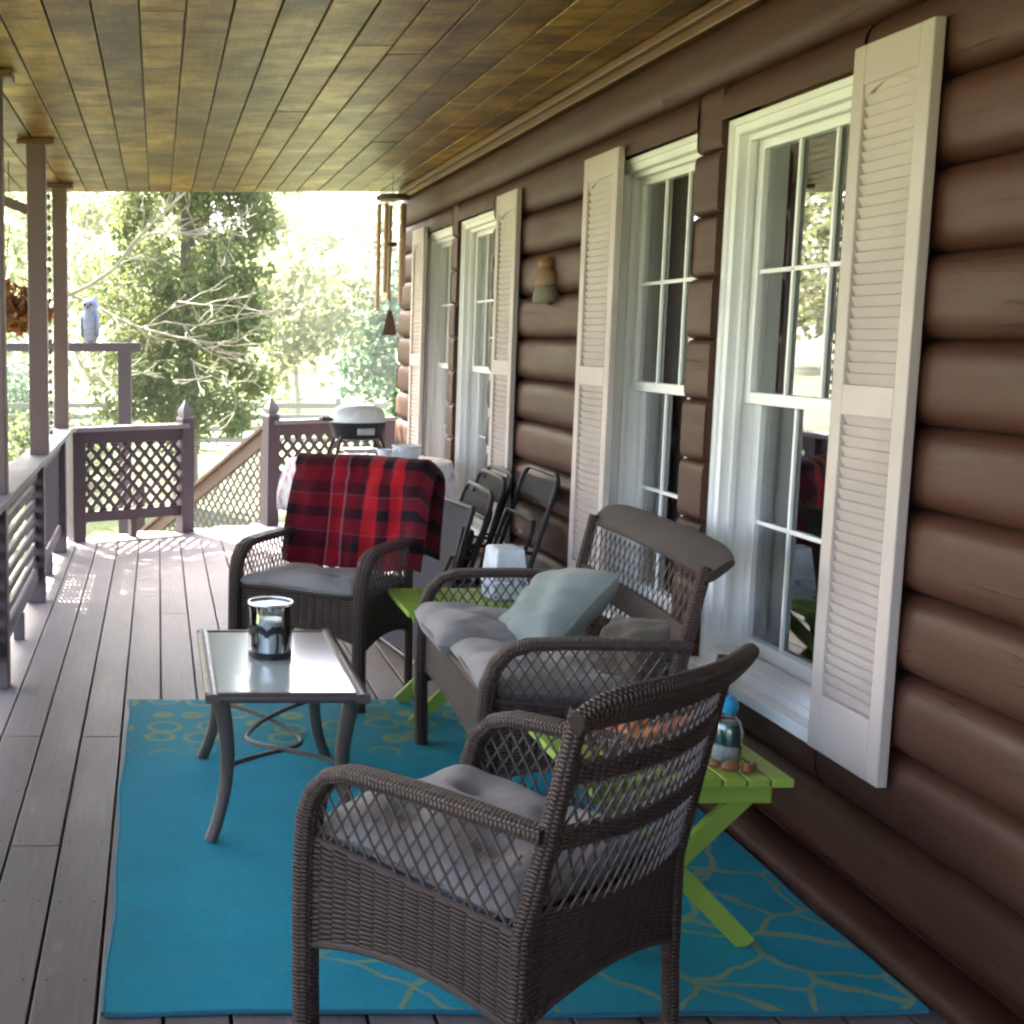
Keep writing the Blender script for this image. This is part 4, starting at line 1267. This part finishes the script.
# big cedar beyond the stairs
def make_cedar(x, y, h, r, label, seed):
    rnd = random.Random(seed)
    root = empty('cedar_tree', (x, y, -.75), 0, label, 'tree')
    m = MB(); m.tube([(0, 0, 0), (.05, 0, h * .4), (-.03, .03, h * .97)], [.17, .12, .02], seg=10)
    cl = []
    for k in range(300):
        t = rnd.random() ** .85; z = 1.05 + (h - 1.2) * t
        rad = r * (1 - .50 * t ** 2.2) * (1 + .10 * math.sin(z * 5 + k * .1)); a = rnd.uniform(0, 2 * math.pi)
        q = rnd.uniform(.45, 1.0)
        tip = Vector((rad * q * math.cos(a), rad * q * math.sin(a), z))
        if k % 3 == 0: m.tube([(0, 0, z - .25), tip * .5 + Vector((0, 0, z * .5 - .06)), tip], [.022, .014, .005], seg=5, cap=False)
        cl.append((tip.x, tip.y, tip.z, rnd.uniform(.18, .42), rnd.randint(90, 160)))
    m.build('trunk', M['bark'], root)
    m = MB(); leaf_cloud(m, cl, .10, rnd, .1, .2, 2.4); m.build('crown', M['ever'], root, smooth=0)
    return root
make_cedar(.34, 16.3, 6.4, 1.05, 'big dark green cedar standing behind the bare branches beyond the stairs', 21)

# bare tree in front of the cedar
bt_ = empty('bare_tree', (-.93, 12.6, -.75), 0, 'bare pale tree with forked leafless branches reaching across the cedar', 'tree')
m = MB(); rnd = random.Random(5)
def P3(px, py, Y): # plan a point 12-13 m out, given in this tree's own frame
    return Vector(((px - 158) * Y / 1312 + .93, Y - 12.6, 1.44 - (py - 336) * Y / 1312 + .75))
def limb(pts, r0, r1):
    pp = [P3(*p) for p in pts]; k = len(pp); r0 *= .72; r1 *= .72
    m.tube(pp, [r0 + (r1 - r0) * i / (k - 1) for i in range(k)], seg=7, cap=False)
    for i in range(1, k):
        for _ in range(2):
            d = (pp[i] - pp[i - 1]).normalized() + Vector((rnd.gauss(0, .6), rnd.gauss(0, .5), rnd.gauss(.0, .6)))
            branch(m, pp[i - 1].lerp(pp[i], rnd.random()), d, rnd.uniform(.18, .5), .0065, 1, rnd, [])
m.tube([(0, 0, 0), (.0, 0, 1.2), (-.02, 0, 2.2), (.03, 0, 2.55), (-.05, .1, 3.4), (-.1, .1, 4.6)], [.085, .075, .065, .05, .035, .012], seg=10)
limb([(60, 300, 12.6), (90, 286, 12.5), (116, 269, 12.4), (132, 246, 12.4), (150, 228, 12.3), (172, 208, 12.2), (195, 185, 12.1)], .030, .012)
limb([(133, 246, 12.4), (150, 236, 12.3), (175, 236, 12.2), (197, 236, 12.1), (215, 229, 12.0), (240, 238, 12.0), (252, 228, 12)], .016, .006)
limb([(64, 292, 12.6), (95, 306, 12.5), (118, 319, 12.4), (140, 328, 12.3), (180, 338, 12.2), (210, 343, 12.1), (235, 342, 12.1), (248, 335, 12)], .024, .008)
limb([(140, 328, 12.3), (165, 322, 12.2), (195, 326, 12.2), (225, 322, 12.1), (262, 314, 12)], .012, .005)
limb([(62, 330, 12.6), (90, 380, 12.4), (118, 372, 12.3), (148, 360, 12.2)], .016, .006)
limb([(178, 302, 13.5), (200, 305, 13.2), (230, 306, 13), (262, 312, 12.8)], .012, .005)
limb([(60, 280, 12.6), (85, 245, 12.6), (105, 222, 12.5), (125, 195, 12.5)], .016, .006)
limb([(190, 358, 12.6), (205, 372, 12.6), (220, 380, 12.5), (240, 382, 12.5)], .012, .005)
m.build('trunk', M['palebark'], bt_)

# woods
specs = [
    (-3.6, 21, 8.5, 2.4, 'pale leafy tree at the far left edge, behind the slim trunk', 'leafA', 'palebark', 101),
    (-2.2, 26, 9.5, 2.6, 'tall pale green tree left of the cedar, behind the owl decoy', 'leafA', 'palebark', 102),
    (3.3, 31, 4.8, 1.7, 'low sunlit yellow green tree right of the cedar', 'leafA', 'palebark', 103),
    (5.9, 33, 4.6, 1.3, 'bluish green tree behind the wind chime', 'leafC', 'palebark', 104),
    (2.0, 42, 6.6, 2.4, 'pale tree far behind the cedar and the stairs', 'leafA', 'palebark', 105),
    (-4.5, 36, 11, 3.2, 'tall hazy green tree far off at the left', 'leafB', 'palebark', 106),
    (.3, 47, 12, 3.4, 'tall tree at the back of the woods behind the cedar', 'leafB', 'palebark', 107),
    (7.4, 42, 6.5, 2.4, 'broad tree at the back of the woods by the cabin corner', 'leafA', 'palebark', 108),
    (5.0, 50, 6.5, 2.6, 'farthest pale tree between the cedar and the cabin', 'leafA', 'palebark', 109),
    (-6.8, 48, 13, 3.8, 'farthest tree at the left end of the woods', 'leafB', 'palebark', 110),
    (-7.5, 15, 8, 2.6, 'leafy tree left of the porch, seen mirrored in the windows', 'leafB', 'palebark', 111),
    (-9.5, 22, 9, 2.9, 'second leafy tree left of the porch, behind the mirrored one', 'leafA', 'bark', 112),
    (-12, 10, 9, 3.0, 'leafy tree well to the left of the porch', 'leafB', 'bark', 113),
    (-13, 30, 11, 3.4, 'leafy tree far to the left of the porch', 'leafA', 'bark', 114),
    (-3.9, 5.2, 9.2, 2.6, 'spreading tree close to the left side of the porch', 'leafB', 'bark', 115),
    (-3.9, 9.6, 9.2, 2.5, 'second spreading tree close to the left side of the porch, further along', 'leafB', 'bark', 117),
    (-1.55, 13.2, 10.6, 1.9, 'tree with a slim pale trunk at the left edge beyond the railing', 'leafB', 'palebark', 116),
]
for (x, y, h, cr, lab, leaf, bark, seed) in specs:
    close = seed in (115, 117)
    make_tree(x, y, h, cr, lab, leaf, 'trees round the yard', seed, leaves=9000 if close else 15000 if seed == 116 else 2800 if seed in (103, 105, 108, 109) else 3600, size=.24 if close else .11 if seed == 116 else .13 + .003 * y, base=.60 if seed == 116 else .16 if y > 20 else .42, bark=bark, tr=.13 if close else .07)

# shrubs under the woods
for i, (x, y, r, lab) in enumerate(((4.0, 20, .8, 'low green shrub in the yard right of the cedar'), (-1.6, 19, .9, 'low shrub in the yard behind the purple arbor'), (6.3, 31, 1.3, 'round shrub far back near the cabin corner'), (1.6, 33, 1.5, 'round shrub far back behind the fence'), (-3.6, 31, 1.6, 'round shrub far back at the left'))):
    rnd = random.Random(300 + i); s = empty('shrub', (x, y, -.74), 0, lab, 'shrub', 'shrubs in the yard')
    m = MB(); cl = [(rnd.gauss(0, r * .45), rnd.gauss(0, r * .45), r * rnd.uniform(.3, 1.0), r * rnd.uniform(.3, .55), 110) for _ in range(16)]
    leaf_cloud(m, cl, .12, rnd, .1); m.build('foliage', M['leafB' if i % 2 else 'leafC'], s, smooth=0)
    m = MB()
    for c in cl[:8]: m.tube([(0, 0, 0), (c[0] * .5, c[1] * .5, c[2] * .5), (c[0], c[1], c[2])], [.03, .02, .008], seg=5, cap=False)
    m.build('stem', M['bark'], s)

# yard fence
fn = empty('yard_fence', (0, 25, -.74), 0, 'weathered horizontal rail fence across the far side of the yard', 'fence')
fm = wood('fence_wood', (.20, .18, .15), .8, .25)
for i in range(12):
    m = MB(); m.box((-6 + i * 1.35, 0, .50), (.11, .11, 1.0)); m.build('fence_post', fm, fn)
m = MB()
for z in (.2, .42, .64, .86): m.box((1.4, -.07, z), (15.2, .03, .10))
m.build('rails', fm, fn)

# far woods as one mass
m = MB(); rnd = random.Random(77); cl = []
for i in range(260):
    x = rnd.uniform(-45, 40); y = rnd.uniform(62, 78)
    cl.append((x, y, rnd.uniform(.5, 11) , rnd.uniform(1.2, 2.8), 60))
leaf_cloud(m, cl, .75, rnd)
tag(m.build('far_woods', M['leafA'], smooth=0), 'pale sunlit wood closing the view beyond the yard', 'woods', kind='stuff')

# ------------------------------------------------------------------ added glare veil
hz = bpy.data.materials.new('glare_wash'); hz.use_nodes = True
hz.node_tree.nodes.remove(hz.node_tree.nodes['Principled BSDF'])
pv = hz.node_tree.nodes.new('ShaderNodeVolumePrincipled'); pv.inputs['Color'].default_value = (.97, .96, .92, 1); pv.inputs['Density'].default_value = .0011; pv.inputs['Anisotropy'].default_value = .15  # thin volume added to pale the distance, standing in for overexposure glare
hz.node_tree.links.new(pv.outputs[0], hz.node_tree.nodes['Material Output'].inputs['Volume'])
m = MB(); m.box((0, 110, 9.0), (340, 400, 22.0))
tag(m.build('glare_veil', hz, smooth=0), kind='stuff')

# ------------------------------------------------------------------ light and camera
w = bpy.data.worlds.new('World'); scene.world = w; w.use_nodes = True
nt = w.node_tree
sky = nt.nodes.new('ShaderNodeTexSky'); sky.sky_type = 'NISHITA'; sky.sun_disc = False
S = Vector((-.45, .89, 0)).normalized(); EL = R(44)
sky.sun_elevation = EL; sky.sun_rotation = math.atan2(S.x, S.y)
sky.air_density = .8; sky.dust_density = 4.0; sky.ozone_density = .5
bg = nt.nodes['Background']; bg.inputs['Strength'].default_value = .15
nt.links.new(sky.outputs[0], bg.inputs[0])
sun = bpy.data.lights.new('Sun', 'SUN'); sun.energy = 5.0; sun.angle = R(.5); sun.color = (1, .95, .86)
so = bpy.data.objects.new('Sun', sun); COL.objects.link(so)
so.rotation_euler = Vector((S.x * math.cos(EL), S.y * math.cos(EL), math.sin(EL))).to_track_quat('Z', 'Y').to_euler()

cam = bpy.data.cameras.new('Camera'); co = bpy.data.objects.new('Camera', cam); COL.objects.link(co)
co.location = (0, 0, 1.44); co.rotation_euler = (R(90 - 7.71), 0, 0)
cam.sensor_width = 36; cam.lens = 1300 / 1024 * 36; cam.shift_x = (512 - 158) / 1024; cam.clip_end = 600; cam.clip_start = .05
scene.camera = co
scene.render.engine = 'CYCLES'
scene.cycles.use_denoising = True
scene.cycles.max_bounces = 10; scene.cycles.diffuse_bounces = 6; scene.cycles.transparent_max_bounces = 16
scene.cycles.filter_width = 2.4
scene.cycles.caustics_reflective = False
scene.view_settings.view_transform = 'Standard'; scene.view_settings.look = 'None'
scene.view_settings.exposure = 3.8; scene.view_settings.gamma = 1
